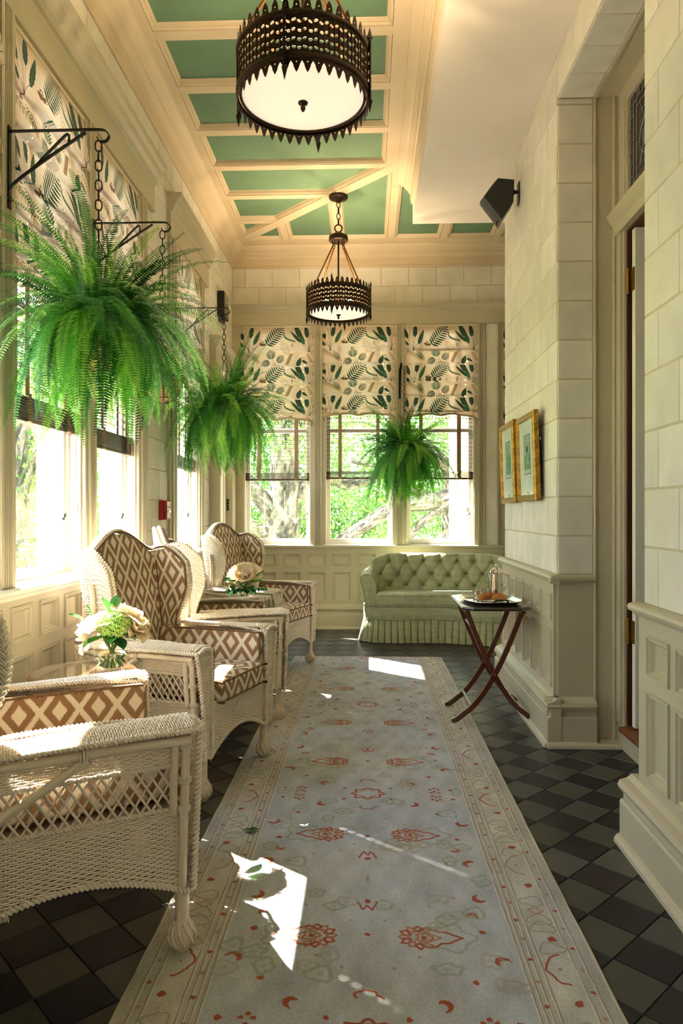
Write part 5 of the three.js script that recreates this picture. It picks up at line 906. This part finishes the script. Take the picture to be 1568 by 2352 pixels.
// ---------- sofa: local x to the right, z to the front ----------
{
  const g = thing('sofa', 'pale green tweed loveseat with buttoned back and pleated skirt', 'sofa', [0.7, 0, -6.88], -0.115);
  const W = 0.77, per = [[-0.7, -0.3], [-0.74, -0.12], [-0.77, 0.1], [-0.74, 0.28], [-0.62, 0.37], [-0.42, 0.375], [-0.2, 0.335], [0, 0.315], [0.2, 0.335], [0.42, 0.39], [0.6, 0.4], [0.73, 0.32], [0.77, 0.1], [0.74, -0.12], [0.7, -0.3]];
  const pc = (y) => curve(per.map(([x, z]) => [x, y, z]), false, 0.5), P0 = pc(0), N = 1000, pts = [], nor = [];
  for (let i = 0; i <= N; i++) { pts.push(P0.getPointAt(i / N)); const t = P0.getTangentAt(i / N); nor.push(V(-t.z, 0, t.x).normalize()); }
  if (nor[500].z < 0) nor.forEach((n) => n.negate());
  const L = P0.getLength(), pleat = (i) => { const p = (i / N * L / 0.062) % 1; return p < 0.86 ? 0.011 * Math.pow(Math.sin(PI * (0.1 + p / 0.86 * 0.8)), 0.6) : -0.006 - 0.012 * Math.sin(PI * (p - 0.86) / 0.14); };
  const shrink = (i, o) => pts[i].clone().addScaledVector(nor[i], o);
  mesh('skirt', surf((u, v) => { const i = Math.round(u * N), y = lerp(0.012, 0.222, v), k = 1 - v; return shrink(i, -0.05 + (0.35 + 0.65 * k) * pleat(i) + 0.045 * k + 0.004 * Math.sin(i * 0.07)).setY(y); }, N, 8, (u, v) => [u * L, v * 0.21]), M.tweed, g);
  mesh('base', surf((u, v) => { const i = Math.round(u * 200) * 5; return shrink(i, -0.052 + 0.01 * Math.sin(v * PI)).setY(lerp(0.2, 0.345, v)); }, 200, 6, (u, v) => [u * L, v * 0.14]), M.tweed, g);
  mesh('welt', merge([0.216, 0.34].map((y) => tube(curve(Array.from({ length: 41 }, (_, i) => shrink(i * 25, -0.045).setY(y))), 0.005, 160, 6))), M.welt, g);
  // seat cushion
  const sp = []; for (let i = 150; i <= 850; i += 10) { const p = shrink(i, -0.032); if (Math.abs(p.x) < 0.6) sp.push([p.x, p.z]); } const sh = new THREE.Shape([...sp, [0.6, -0.12], [0.3, -0.2], [0, -0.22], [-0.3, -0.2], [-0.6, -0.12]].map((p) => new THREE.Vector2(...p)));
  const sg = new THREE.ExtrudeGeometry(sh, { depth: 0.075, bevelEnabled: true, bevelSize: 0.022, bevelThickness: 0.03, bevelSegments: 5, bevelOffset: -0.022 }); sg.rotateX(PI / 2); sg.translate(0, 0.435, 0);
  const cu = mesh('seat_cushion', metric(toCreasedNormals(sg, 0.8)), M.tweed, g);
  mesh('welt', merge([0.44, 0.357].map((y) => tube(curve(sp.filter((_, i) => i % 3 === 0).map(([x, z]) => [x, y, z - 0.004])), 0.0055, 120, 6))), M.welt, cu);
  // buttoned back
  const btn = []; [0.735, 0.615, 0.5].forEach((y, r) => { for (let k = -4; k <= 4; k++) { const x = k * 0.165 + (r % 2 ? 0.0825 : 0); if (Math.abs(x) < 0.6) btn.push([x, y]); } });
  const seg = []; for (const a of btn) for (const b of btn) if (b[1] < a[1] - 0.05 && b[1] > a[1] - 0.13 && Math.abs(Math.abs(a[0] - b[0]) - 0.0825) < 0.01) seg.push([a, b]);
  const plan = (s) => -0.215 + 0.17 * Math.pow(Math.abs(s), 3.2), topY = (s) => 0.815 - 0.05 * Math.pow(Math.abs(s), 8);
  const tuft = (x, y) => { let o = 0.0; for (const [bx, by] of btn) { const r2 = (x - bx) ** 2 + (y - by) ** 2; o -= 0.036 * Math.exp(-r2 / 0.0011) + 0.01 * Math.exp(-r2 / 0.00012); } for (const [a, b] of seg) { const dx = b[0] - a[0], dy = b[1] - a[1], t = Math.max(0, Math.min(1, ((x - a[0]) * dx + (y - a[1]) * dy) / (dx * dx + dy * dy))), q = (x - a[0] - dx * t) ** 2 + (y - a[1] - dy * t) ** 2; o -= 0.011 * Math.exp(-q / 0.00012); } for (const [bx, by] of btn) if (by > 0.7 && y > by) o -= 0.009 * Math.exp(-((x - bx) ** 2) / 0.00015); return o; };
  const backPt = (u, v) => {
    const s = u * 2 - 1, x = s * 0.645, z0 = plan(s), yt = topY(s);
    if (v < 0.66) { const y = lerp(0.38, yt - 0.045, v / 0.66); return V(x * (1 + 0.03 * (y - 0.4)), y, z0 + 0.12 - 0.16 * (y - 0.38) + tuft(x, y) + 0.02); }
    if (v < 0.86) { const a = (v - 0.66) / 0.2 * PI, r = 0.05; return V(x * 1.012, yt - 0.045 + r * Math.sin(a) * 0.9 + tuft(x, yt - 0.045) * 0.5 * Math.cos(a / 2) ** 2 * 0, z0 + 0.02 + 0.12 - 0.16 * (yt - 0.045 - 0.38) - r + r * Math.cos(a) + tuft(x, yt - 0.045) * Math.cos(a / 2) ** 2); }
    const k = (v - 0.86) / 0.14; return V(x, lerp(yt - 0.045, 0.18, k), z0 - 0.03 - 0.02 * k);
  };
  mesh('tufted_back', surf(backPt, 190, 100, (u, v) => [u * 1.3, v * 0.7]), M.tweed, g);
  for (const [x, y] of btn) { const s = x / 0.645, b = mesh('button', new THREE.SphereGeometry(0.0095, 10, 8).scale(1, 1, 0.5), M.welt, g); b.position.set(x, y, plan(s) + 0.12 - 0.16 * (y - 0.38) + 0.02 - 0.038); }
  for (const s of [-1, 1]) { // end caps of the back
    mesh('back_end', surf((u, v) => { const a = backPt(s < 0 ? 0 : 1, v), b = V(s * 0.66, Math.min(a.y, 0.78), plan(1) + 0.03); return a.lerp(b, u * 0.98).add(V(s * 0.02 * Math.sin(u * PI / 2), 0, 0)); }, 8, 60, (u, v) => [u * 0.1, v]), M.tweed, g);
    const sec = [[0.585, 0.3], [0.575, 0.5], [0.59, 0.6], [0.635, 0.645], [0.695, 0.648], [0.725, 0.62], [0.715, 0.57], [0.685, 0.45], [0.675, 0.3], [0.672, 0.2]], sc = curve(sec.map(([x, y]) => [x, y, 0]));
    const arm = (u, v) => { const p = sc.getPoint(u), z = lerp(-0.16, 0.27, v), e = Math.pow(v, 10), drop = 0.1 * sstep(0.75, 0, v) * 0; return V(s * (p.x + 0.03 * Math.sin(v * 2) - 0.012 * e), p.y - 0.02 * v + 0.04 * (1 - v) * (p.y > 0.5 ? 1 : 0) + drop, z); };
    mesh('arm', surf(arm, 40, 24, (u, v) => [v * 0.45, u * 0.9]), M.tweed, g);
    const fc = new THREE.Shape(Array.from({ length: 31 }, (_, i) => { const p = arm(i / 30, 1); return new THREE.Vector2(p.x, p.y); })); const fg = new THREE.ExtrudeGeometry(fc, { depth: 0.006, bevelEnabled: true, bevelSize: 0.006, bevelThickness: 0.008, bevelSegments: 3, bevelOffset: -0.005 }); fg.translate(0, 0, 0.264);
    mesh('arm_front', metric(fg), M.tweed, g);
    mesh('welt', tube(curve(Array.from({ length: 16 }, (_, i) => arm(i / 15, 1).add(V(0, 0, 0.004)))), 0.005, 60, 6), M.welt, g);
  }
}

// ---------- folding tray table and what stands on it ----------
function sweep(pts, w, t) { // flat bar in an x-y plane
  const c = curve(pts, false, 0.5), n = pts.length * 7; return metric(toCreasedNormals(surf((u, v) => { const p = c.getPoint(u), tn = c.getTangent(u), nn = V(-tn.y, tn.x, 0).normalize(), q = [[-1, -1], [1, -1], [1, 1], [-1, 1], [-1, -1]][Math.round(v * 4)]; return p.addScaledVector(nn, q[0] * w / 2).add(V(0, 0, q[1] * t / 2)); }, n, 4), 0.6));
}
{
  const g = thing('tray_table', 'dark mahogany folding tray table with crossed curved legs', 'side table', [0.73, 0, -4.34]);
  const hw = 0.195, hd = 0.33, cut = 0.06, oct = [[-hw + cut, -hd], [hw - cut, -hd], [hw, -hd + cut], [hw, hd - cut], [hw - cut, hd], [-hw + cut, hd], [-hw, hd - cut], [-hw, -hd + cut]];
  const tg = loftPoly(oct, [[0.008, 0], [0.001, 0.004], [0, 0.01], [0.002, 0.014], [0.006, 0.016], [0.008, 0.02]]); tg.rotateX(-PI / 2); tg.translate(0, 0.662, 0);
  const bt = loftPoly(oct, [[0.008, 0], [0.0085, 0.001]]); bt.rotateX(PI / 2); bt.translate(0, 0.663, 0);
  mesh('table_top', merge([tg, bt]), M.darktop, g); mesh('top_rail', merge([box(-0.17, -0.145, 0.64, 0.662, -0.24, 0.26), box(0.145, 0.17, 0.64, 0.662, -0.24, 0.26)]), M.mahogany, g);
  const legPts = (s, z) => [[s * 0.155, 0.645, z], [s * 0.1, 0.5, z], [s * 0.03, 0.34, z], [-s * 0.055, 0.19, z], [-s * 0.125, 0.1, z], [-s * 0.175, 0.058, z], [-s * 0.21, 0.03, z], [-s * 0.245, 0.012, z]];
  for (const z of [0.225, -0.12]) { mesh('leg', sweep(legPts(1, z), 0.028, 0.018), M.mahogany, g); mesh('leg', sweep(legPts(-1, z - 0.022), 0.028, 0.018), M.mahogany, g); mesh('pivot', bar([0, 0.285, z - 0.035], [0, 0.285, z + 0.012], 0.007), M.brass, g); }
  const turned = (x, y, z0, z1) => { const n = 22, L = z1 - z0, q = Array.from({ length: n + 1 }, (_, i) => [0.0065 + 0.0045 * Math.abs(Math.sin(i / n * PI * 4)) * (i > 3 && i < n - 3 ? 1 : 0.2), i / n * L]); const l = lathe(q, 12); l.rotateX(PI / 2); l.translate(x, y, z0); return l; };
  mesh('stretcher', turned(-0.135, 0.105, -0.12, 0.225), M.mahogany, g); mesh('stretcher', turned(0.135, 0.105, -0.142, 0.203), M.mahogany, g); mesh('stretcher', turned(-0.118, 0.55, -0.142, 0.203), M.mahogany, g);
  for (const s of [-1, 1]) for (const z of [0.225, -0.12]) void s;
}
const TT = 0.682;
{
  const g = thing('serving_tray', 'oblong silver serving tray with handles on the tray table', 'tray', [0.735, TT, -4.3], 0.12);
  const rp = []; for (let i = 0; i < 40; i++) { const a = i / 40 * 2 * PI, k = 3.2; rp.push([Math.sign(Math.cos(a)) * Math.pow(Math.abs(Math.cos(a)), 2 / k) * 0.165, Math.sign(Math.sin(a)) * Math.pow(Math.abs(Math.sin(a)), 2 / k) * 0.215]); }
  const tg = loftPoly(rp, [[0.03, 0.001], [0.0, 0.016], [0.0, 0.019], [0.004, 0.02], [0.03, 0.006], [0.033, 0.005]]); tg.rotateX(-PI / 2); mesh('tray_body', metric(tg), M.silver, g);
  mesh('rim', tube(curve(rp.map(([x, z]) => [x, 0.0185, -z]), true), 0.0035, 120, 6, true), M.silver, g);
  for (const s of [-1, 1]) mesh('handle', tube([[-0.04, 0.018, s * 0.213], [-0.035, 0.034, s * 0.226], [0, 0.036, s * 0.232], [0.035, 0.034, s * 0.226], [0.04, 0.018, s * 0.213]], 0.0055, 20, 8), s > 0 ? M.darktop : M.darktop, g);
}
{
  const g = thing('coffee_pot', 'tall polished silver coffee pot on the serving tray', 'coffee pot', [0.79, TT + 0.007, -4.4]);
  mesh('body', lathe([[0.0005, 0], [0.04, 0], [0.043, 0.004], [0.044, 0.02], [0.043, 0.08], [0.039, 0.15], [0.04, 0.155], [0.041, 0.16]], 36), M.silver, g);
  const lid = mesh('lid', lathe([[0.041, 0.16], [0.039, 0.166], [0.03, 0.178], [0.018, 0.186], [0.006, 0.189], [0.004, 0.192], [0.0075, 0.197], [0.0085, 0.203], [0.005, 0.209], [0.0005, 0.21]], 30), M.silver, g);
  mesh('handle', tube([[0.038, 0.15, 0], [0.066, 0.148, 0.004], [0.072, 0.12, 0.004], [0.058, 0.07, 0], [0.043, 0.05, 0]], 0.005, 24, 8), M.silver, g);
  mesh('spout', tube([[-0.038, 0.1, 0.01], [-0.05, 0.135, 0.014], [-0.056, 0.153, 0.016]], 0.008, 12, 8), M.silver, g);
}
for (const [n, lab, x, d, r, h] of [['creamer', 'small silver creamer at the left of the serving tray', 0.668, 4.38, 0.026, 0.05], ['sugar_bowl', 'small silver sugar bowl behind the croissants', 0.715, 4.45, 0.028, 0.055]]) {
  const g = thing(n, lab, n === 'creamer' ? 'jug' : 'bowl', [x, TT + 0.007, -d]);
  mesh('body', lathe([[0.0005, 0], [r * 0.6, 0], [r * 0.65, 0.004], [r * 0.5, 0.009], [r * 0.9, 0.02], [r, h * 0.6], [r * 0.85, h * 0.85], [r * 0.95, h], [r * 0.9, h], [r * 0.8, h * 0.85]], 28), M.silver, g);
  mesh('handle', tube([[r * 0.85, h * 0.9, 0], [r * 1.5, h * 0.85, 0], [r * 1.55, h * 0.5, 0], [r * 0.98, h * 0.4, 0]], 0.003, 18, 6), M.silver, g);
}
{
  const g = thing('plate', 'white china plate under the croissants', 'plate', [0.73, TT + 0.007, -4.235]);
  mesh('plate', lathe([[0.0005, 0.002], [0.05, 0.002], [0.06, 0.006], [0.085, 0.013], [0.086, 0.016], [0.06, 0.01], [0.05, 0.005], [0.0005, 0.005]], 44), M.china, g);
  const cr = (() => { const c = curve([[-0.05, 0, 0.022], [-0.03, 0.002, 0.002], [0, 0.004, -0.006], [0.03, 0.002, 0.002], [0.05, 0, 0.022]]); return surf((u, v) => { const p = c.getPoint(u), t = c.getTangent(u), n = V(-t.z, 0, t.x).normalize(), k = Math.pow(Math.sin(PI * Math.min(0.985, Math.max(0.015, u))), 0.75), r = 0.025 * k * (1 + 0.13 * Math.abs(Math.sin(u * PI * 3.5))), a = v * 2 * PI; return p.addScaledVector(n, Math.cos(a) * r).add(V(0, Math.sin(a) * r * 0.85 + 0.02 * k, 0)); }, 48, 16); })();
  const labs = ['golden croissant at the front left of the plate', 'golden croissant at the front right of the plate', 'golden croissant at the back of the plate'];
  [[-0.045, 0.02, 0.7, 0.85], [0.045, 0.02, -0.4, 0.92], [0.0, -0.042, 0.1, 0.9]].forEach(([x, z, a, s], i) => { const t = thing('croissant', labs[i], 'croissant', [0.73 + x, TT + 0.018, -4.235 + z], a, 'croissants on the plate'); mesh('crust', cr, M.croissant, t).scale.setScalar(s); });
}

// ---------- things on the walls ----------
const prints = [canvasTex(256, 384, (g, W, H) => { g.fillStyle = '#9fb59c'; g.fillRect(0, 0, W, H); for (let i = 0; i < 900; i++) { const y = rnd() * H; g.fillStyle = `rgba(${60 + rnd() * 60},${100 + rnd() * 70},${60 + rnd() * 40},0.5)`; if (y > H * 0.35) g.fillRect(rnd() * W, y, 6 + rnd() * 14, 3 + rnd() * 10); } g.fillStyle = 'rgba(30,60,45,0.7)'; for (let i = 0; i < 60; i++) g.fillRect(W * 0.3 + rnd() * W * 0.4, H * 0.3 + rnd() * H * 0.4, 3, 14); g.fillStyle = '#d9dfcf'; g.fillRect(0, H * 0.93, W, H * 0.07); }),
  canvasTex(256, 384, (g, W, H) => { g.fillStyle = '#a7bba6'; g.fillRect(0, 0, W, H); g.fillStyle = '#1d3d30'; g.beginPath(); g.ellipse(W * 0.5, H * 0.38, 34, 44, 0, 0, 7); g.fill(); for (let i = 0; i < 700; i++) { g.fillStyle = `rgba(${40 + rnd() * 60},${90 + rnd() * 70},${50 + rnd() * 40},0.5)`; const y = H * (0.5 + 0.4 * rnd()); g.fillRect(rnd() * W, y, 5 + rnd() * 12, 3 + rnd() * 8); } g.fillStyle = '#dfe6da'; for (let i = 0; i < 7; i++) { g.fillRect(W * 0.4 + (i % 2) * 20, H * (0.45 + i * 0.045), 40 + i * 7, 4); g.fillRect(W * 0.4 + i * 8, H * (0.45 + i * 0.045), 4, 18); } g.fillStyle = '#cdd8c4'; g.fillRect(0, H * 0.9, W, H * 0.1); })];
function picture(d0, d1, y0, y1, i, label) {
  const g = thing('framed_print', label, 'picture', [XR - 0.03, y0, -(d0 + d1) / 2], -PI / 2, 'gilt framed prints'), w = d1 - d0, h = y1 - y0; g.rotation.order = 'YXZ'; g.rotation.x = 0.03;
  const R = rect(w, h), up = (q) => { q.translate(0, h / 2, 0); return q; };
  mesh('frame', up(loftPoly(R, [[0.002, -0.004], [0, 0.008], [0.001, 0.022], [0.008, 0.028], [0.016, 0.026], [0.022, 0.03], [0.03, 0.026], [0.034, 0.014], [0.038, 0.012]], false)), M.gilt, g);
  mesh('mount', up(loftPoly(R, [[0.036, 0.012], [0.0365, 0.0121]])), std({ color: '#dfe3dc', roughness: 0.9 }), g);
  const pw = w * 0.32, ph = h * 0.44, pg = new THREE.PlaneGeometry(pw, ph); pg.translate(0, h * 0.54, 0.0135); mesh('print', pg, std({ map: prints[i], roughness: 0.9 }), g);
  mesh('mount_bevel', at(loftPoly(rect(pw + 0.01, ph + 0.01), [[0, 0.0125], [0.001, 0.014], [0.005, 0.0132]], false), 0, h * 0.54, 0), std({ color: '#5f6b5e', roughness: 0.9 }), g);
  mesh('glazing', up(loftPoly(R, [[0.036, 0.0165], [0.0362, 0.0166]])), M.glass, g);
  mesh('plaque', rbox(-0.02, 0.02, 0.04, 0.058, 0.0135, 0.0155, 0.001, 1), M.brass, g);
  mesh('backing', up(loftPoly(R, [[0.004, -0.004], [0.0045, -0.005]])), M.black, g);
  mesh('hook', at(new THREE.TorusGeometry(0.008, 0.0015, 6, 14), w / 2 - 0.004, h * 0.68, -0.012), M.silver, g);
}
picture(4.6, 5.06, 1.28, 1.82, 0, 'gilt framed print with green landscape, farther of the pair');
picture(4.03, 4.5, 1.285, 1.8, 1, 'gilt framed print of garden steps, nearer of the pair');
{
  const g = thing('wall_speaker', 'black wedge-shaped loudspeaker high on the right wall', 'speaker', [XR, 3.3, -4.72], -PI / 2);
  const sh = new THREE.Shape([[0.055, 0.075], [0.15, 0.085], [0.235, -0.03], [0.13, -0.17], [0.06, -0.06]].map((p) => new THREE.Vector2(...p))); const sg = new THREE.ExtrudeGeometry(sh, { depth: 0.13, bevelEnabled: true, bevelSize: 0.008, bevelThickness: 0.008, bevelSegments: 3 }); sg.rotateY(-PI / 2); sg.translate(0.065, 0, 0);
  mesh('cabinet', metric(sg), M.black, g);
  mesh('grille', surf((u, v) => { const p = lerp(0, 1, v); return V(lerp(-0.062, 0.062, u), lerp(-0.03, -0.168, p), lerp(0.245, 0.14, p) + 0.012 * Math.sin(u * PI)); }, 12, 8), std({ color: '#23272d', roughness: 0.6 }), g);
  mesh('grille', surf((u, v) => V(lerp(-0.062, 0.062, u), lerp(0.085, -0.03, v), lerp(0.162, 0.246, v) + 0.012 * Math.sin(u * PI)), 12, 8), std({ color: '#14161a', roughness: 0.5 }), g);
  mesh('bracket', merge([bar([0, 0.03, 0.004], [0, 0.03, 0.08], 0.012), at(new THREE.SphereGeometry(0.024, 14, 10), 0, 0.03, 0.05), rbox(-0.03, 0.03, -0.05, 0.09, 0.0046, 0.012, 0.003)]), M.black, g);
}
{
  const g = setFrame(thing('wall_speaker', 'small black box speaker high in the far left corner', 'speaker'), 'L');
  mesh('cabinet', rbox(6.68, 6.9, 3.08, 3.32, 0.005, 0.07, 0.004), M.black, g); mesh('front', rbox(6.69, 6.89, 3.09, 3.31, 0.069, 0.074, 0.002), M.blackglass, g); mesh('bracket', box(6.74, 6.84, 3.05, 3.08, 0.005, 0.05), M.black, g);
}
{
  const g = setFrame(thing('fire_alarm', 'red fire alarm pull station on the stone strip between left windows', 'fire alarm'), 'L');
  mesh('back_box', rbox(4.8, 4.9, 1.165, 1.3, 0.005, 0.035, 0.004), M.red, g); mesh('cover', rbox(4.803, 4.897, 1.168, 1.297, 0.034, 0.058, 0.006), M.red, g);
  const face = canvasTex(128, 180, (c, W, H) => { c.fillStyle = '#a3141c'; c.fillRect(0, 0, W, H); c.fillStyle = '#f2ece2'; c.fillRect(14, 8, W - 28, 40); c.fillRect(14, 70, W - 28, 96); c.fillStyle = '#1a1a1a'; c.fillRect(30, 52, W - 60, 14); c.fillStyle = '#a3141c'; c.font = 'bold 34px sans-serif'; c.textAlign = 'center'; c.fillText('FIRE', W / 2, 40); });
  const fp = new THREE.PlaneGeometry(0.088, 0.122); fp.translate(4.85, 1.2325, 0.0585); mesh('face_plate', fp, std({ map: face, roughness: 0.4 }), g);
  mesh('pull_handle', rbox(4.825, 4.875, 1.215, 1.235, 0.058, 0.068, 0.003), M.china, g);
}
{ const g = thing('door_stop', 'small round bronze knob on the far baseboard', 'door stop', [-0.565, 0.075, -D + 0.066]); const l = lathe([[0.0005, 0.05], [0.018, 0.046], [0.026, 0.034], [0.024, 0.024], [0.012, 0.018], [0.012, 0.006], [0.026, 0.003], [0.026, 0]], 18); l.rotateX(PI / 2); mesh('knob', l, M.bronze, g); }

// ---------- outside ----------
const ground = struct('ground', 'sunny lawn outside the windows', 'ground'); ground.name = 'ground_lawn';
mesh('lawn', box(-60, 40, -1.6, -1.2, -70, 40), M.lawn, ground); mesh('bounce_terrace', merge([box(-5.2, XL - TH - 0.03, -1.25, -1.16, -11, 8), box(XL - TH - 0.03, 6, -1.25, -1.16, -11, -D - TH - 0.03)]), M.bouncepaving, ground);  // pale terrace strip added to bounce neutral light into the room
{
  const b = thing('neighbour_building', 'pale sunlit stucco wall outside the window behind the sofa', 'building', [0, -1.2, 0]);
  mesh('wall', box(1.05, 6, 0, 6.5, -9.2, -8.6), M.render, b); mesh('plinth', box(1.02, 6, 0, 0.5, -9.2, -8.57), M.extstone, b);
}
const leafQuad = (() => { const g = new THREE.BufferGeometry(); g.setAttribute('position', new THREE.Float32BufferAttribute([0, 0, 0, 0.5, 0.42, 0.06, 0, 1, 0, 0, 0, 0, 0, 1, 0, -0.5, 0.42, 0.06], 3)); g.computeVertexNormals(); return g; })();
const treeLeaf = [phys({ color: '#6f9a3a', roughness: 0.7, transmission: 0.45, thickness: 0 }), phys({ color: '#557f33', roughness: 0.7, transmission: 0.4, thickness: 0 }), phys({ color: '#8fb556', roughness: 0.7, transmission: 0.45, thickness: 0 })];
function tree(x, d, label, o) {
  const g = thing('oak_tree', label, 'tree', [x, -1.2, -d], 0, 'trees outside the windows');
  const r = o.r ?? 0.3, h = o.h ?? 4;
  mesh('trunk', (() => { const c = curve(o.trunk ?? [[0, -0.2, 0], [0.05, 1.2, 0], [-0.05, 2.6, 0.05], [0.1, h, 0]]); return surf((u, v) => { const p = c.getPoint(v), a = u * 2 * PI, k = r * (1.25 - 0.55 * v + 0.5 * Math.pow(1 - v, 6)) * (1 + 0.09 * Math.sin(a * 5 + v * 6) + 0.05 * Math.sin(a * 11)); return p.add(V(Math.cos(a) * k, 0, Math.sin(a) * k)); }, 22, 20, (u, v) => [u * 2, v * 5]); })(), M.bark, g);
  for (const b of o.branches ?? []) mesh('branch', (() => { const c = curve(b.p); return surf((u, v) => { const p = c.getPoint(v), t = c.getTangent(v), n = V(0, 1, 0).cross(t).normalize(), m = t.clone().cross(n), a = u * 2 * PI, k = b.r * (1 - 0.6 * v) * (1 + 0.12 * Math.sin(v * 23 + a * 3)); return p.addScaledVector(n, Math.cos(a) * k).addScaledVector(m, Math.sin(a) * k); }, 12, 24, (u, v) => [u, v * 4]); })(), M.bark, g);
  const im = new THREE.InstancedMesh(leafQuad, treeLeaf[o.tone ?? 0], o.n), m4 = new THREE.Matrix4(), q = new THREE.Quaternion(), col = new THREE.Color();
  for (let i = 0; i < o.n; i++) {
    const cl = o.clumps[Math.floor(rnd() * o.clumps.length)], a = V(rr(-1, 1), rr(-1, 1), rr(-1, 1)); if (a.length() > 1) a.multiplyScalar(0.6); const s = rr(0.04, 0.085) * (o.leaf ?? 1);
    q.setFromEuler(new THREE.Euler(rr(0, 6.3), rr(0, 6.3), rr(0, 6.3))); m4.compose(V(cl[0] + a.x * cl[3], cl[1] + a.y * cl[3] * 0.75, cl[2] + a.z * cl[3]), q, V(s, s, s)); im.setMatrixAt(i, m4); col.setScalar(rr(0.65, 1.15)); im.setColorAt(i, col);
  }
  im.name = 'foliage'; im.userData.kind = 'stuff'; im.castShadow = im.receiveShadow = true; g.add(im); return g;
}
const behind = (list) => list.map(([x, y, z, r]) => [x, y, y < 4 ? -Math.abs(z) - 1.2 : z, r]);
const clumpRing = (n, R, y0, y1, r0, r1) => Array.from({ length: n }, () => { const a = rr(0, 6.3), k = R * Math.sqrt(rnd()); return [Math.cos(a) * k, rr(y0, y1), Math.sin(a) * k, rr(r0, r1)]; });
tree(-1.75, 14.5, 'stout oak with ridged trunk seen through the far left window', { r: 0.36, trunk: [[-0.3, -0.3, 0], [-0.1, 1.2, 0], [0.05, 2.6, 0], [0.1, 4.5, 0.1]], branches: [{ r: 0.2, p: [[0, 2.2, 0], [-0.9, 3.2, 0.2], [-1.8, 3.9, 0.3], [-3, 5, 0.2]] }, { r: 0.16, p: [[-0.1, 1.8, 0], [-0.7, 2.2, 0.2], [-1.6, 2.6, 0], [-2.4, 2.5, 0]] }, { r: 0.18, p: [[0.1, 2.6, 0], [0.8, 3.1, 0], [1.6, 3.0, 0.2], [2.8, 3.6, 0.3]] }, { r: 0.2, p: [[0.1, 3.6, 0], [0.5, 4.6, -0.2], [1.4, 5.8, 0]] }], clumps: behind(clumpRing(50, 4, 1.6, 7, 0.6, 1.1)), n: 26000 });
tree(1.7, 13.2, 'oak with low spreading limbs seen through the windows behind the sofa', { r: 0.3, tone: 2, branches: [{ r: 0.17, p: [[0.1, 2.75, 0], [-0.5, 2.62, 0.2], [-1.2, 2.5, 0.4], [-1.9, 2.1, 0.5], [-2.5, 1.75, 0.6], [-3.6, 1.7, 0.7]] }, { r: 0.09, p: [[-0.2, 2.6, 0.2], [-0.7, 2.25, 0.3], [-1.0, 1.95, 0.3], [-1.6, 1.85, 0.3]] }, { r: 0.08, p: [[-0.4, 2.65, 0.2], [-0.9, 2.85, 0.1], [-1.3, 3.2, 0.1], [-2.0, 3.35, 0.1]] }, { r: 0.08, p: [[-1.6, 2.25, 0.45], [-2.0, 2.0, 0.7], [-2.2, 1.6, 0.8], [-2.7, 1.3, 0.9]] }, { r: 0.14, p: [[0, 3, 0], [-0.6, 3.6, 0.2], [-1.2, 4.2, 0.2], [-2, 5, 0.2]] }], clumps: behind(clumpRing(50, 3.8, 1.4, 6.6, 0.5, 1.0)), n: 26000 });
tree(-3.6, 17, 'twin-trunked tree behind the corner armchair window', { r: 0.3, tone: 1, clumps: clumpRing(44, 3.5, 1.4, 7, 0.7, 1.2), n: 18000 });
for (const [i, [x, d, t]] of [[-6, 20, 2], [-2.5, 21, 0], [0.8, 20, 2], [4.5, 19, 0], [8, 17, 1]].entries()) tree(x, d, ['broad light green tree at the far left of the garden', 'mid green tree behind the stout oak', 'light green tree in the middle of the garden', 'mid green tree behind the stucco wall', 'dark green tree past the stucco wall'][i], { r: 0.3, tone: t, leaf: 1.6, clumps: clumpRing(50, 3.2, 0.4, 6.5, 0.8, 1.4), n: 18000 });
for (const [i, [x, d, t]] of [[-5.15, 10.3, 0], [-6.9, 14, 2], [-9.5, 9, 1], [-9, 4.5, 0], [-9.5, 0, 2]].entries()) tree(x, d, ['slim branching tree seen through the nearest left window', 'light green tree past the slim branching tree', 'dark green tree beyond the left lawn', 'mid green tree beside the porch', 'light green tree beside the viewer outside'][i], { r: 0.16, tone: t, leaf: 1.2, branches: [{ r: 0.08, p: [[0, 2.4, 0], [0.4, 3.2, 0.3], [1.0, 3.9, 0.5]] }, { r: 0.07, p: [[0, 2.0, 0], [-0.5, 2.8, 0.2], [-1.2, 3.3, 0.3]] }], clumps: clumpRing(36, 2.3, 1.4, 5.2, 0.6, 1.0), n: 13000 });

renderer.render(scene, camera);
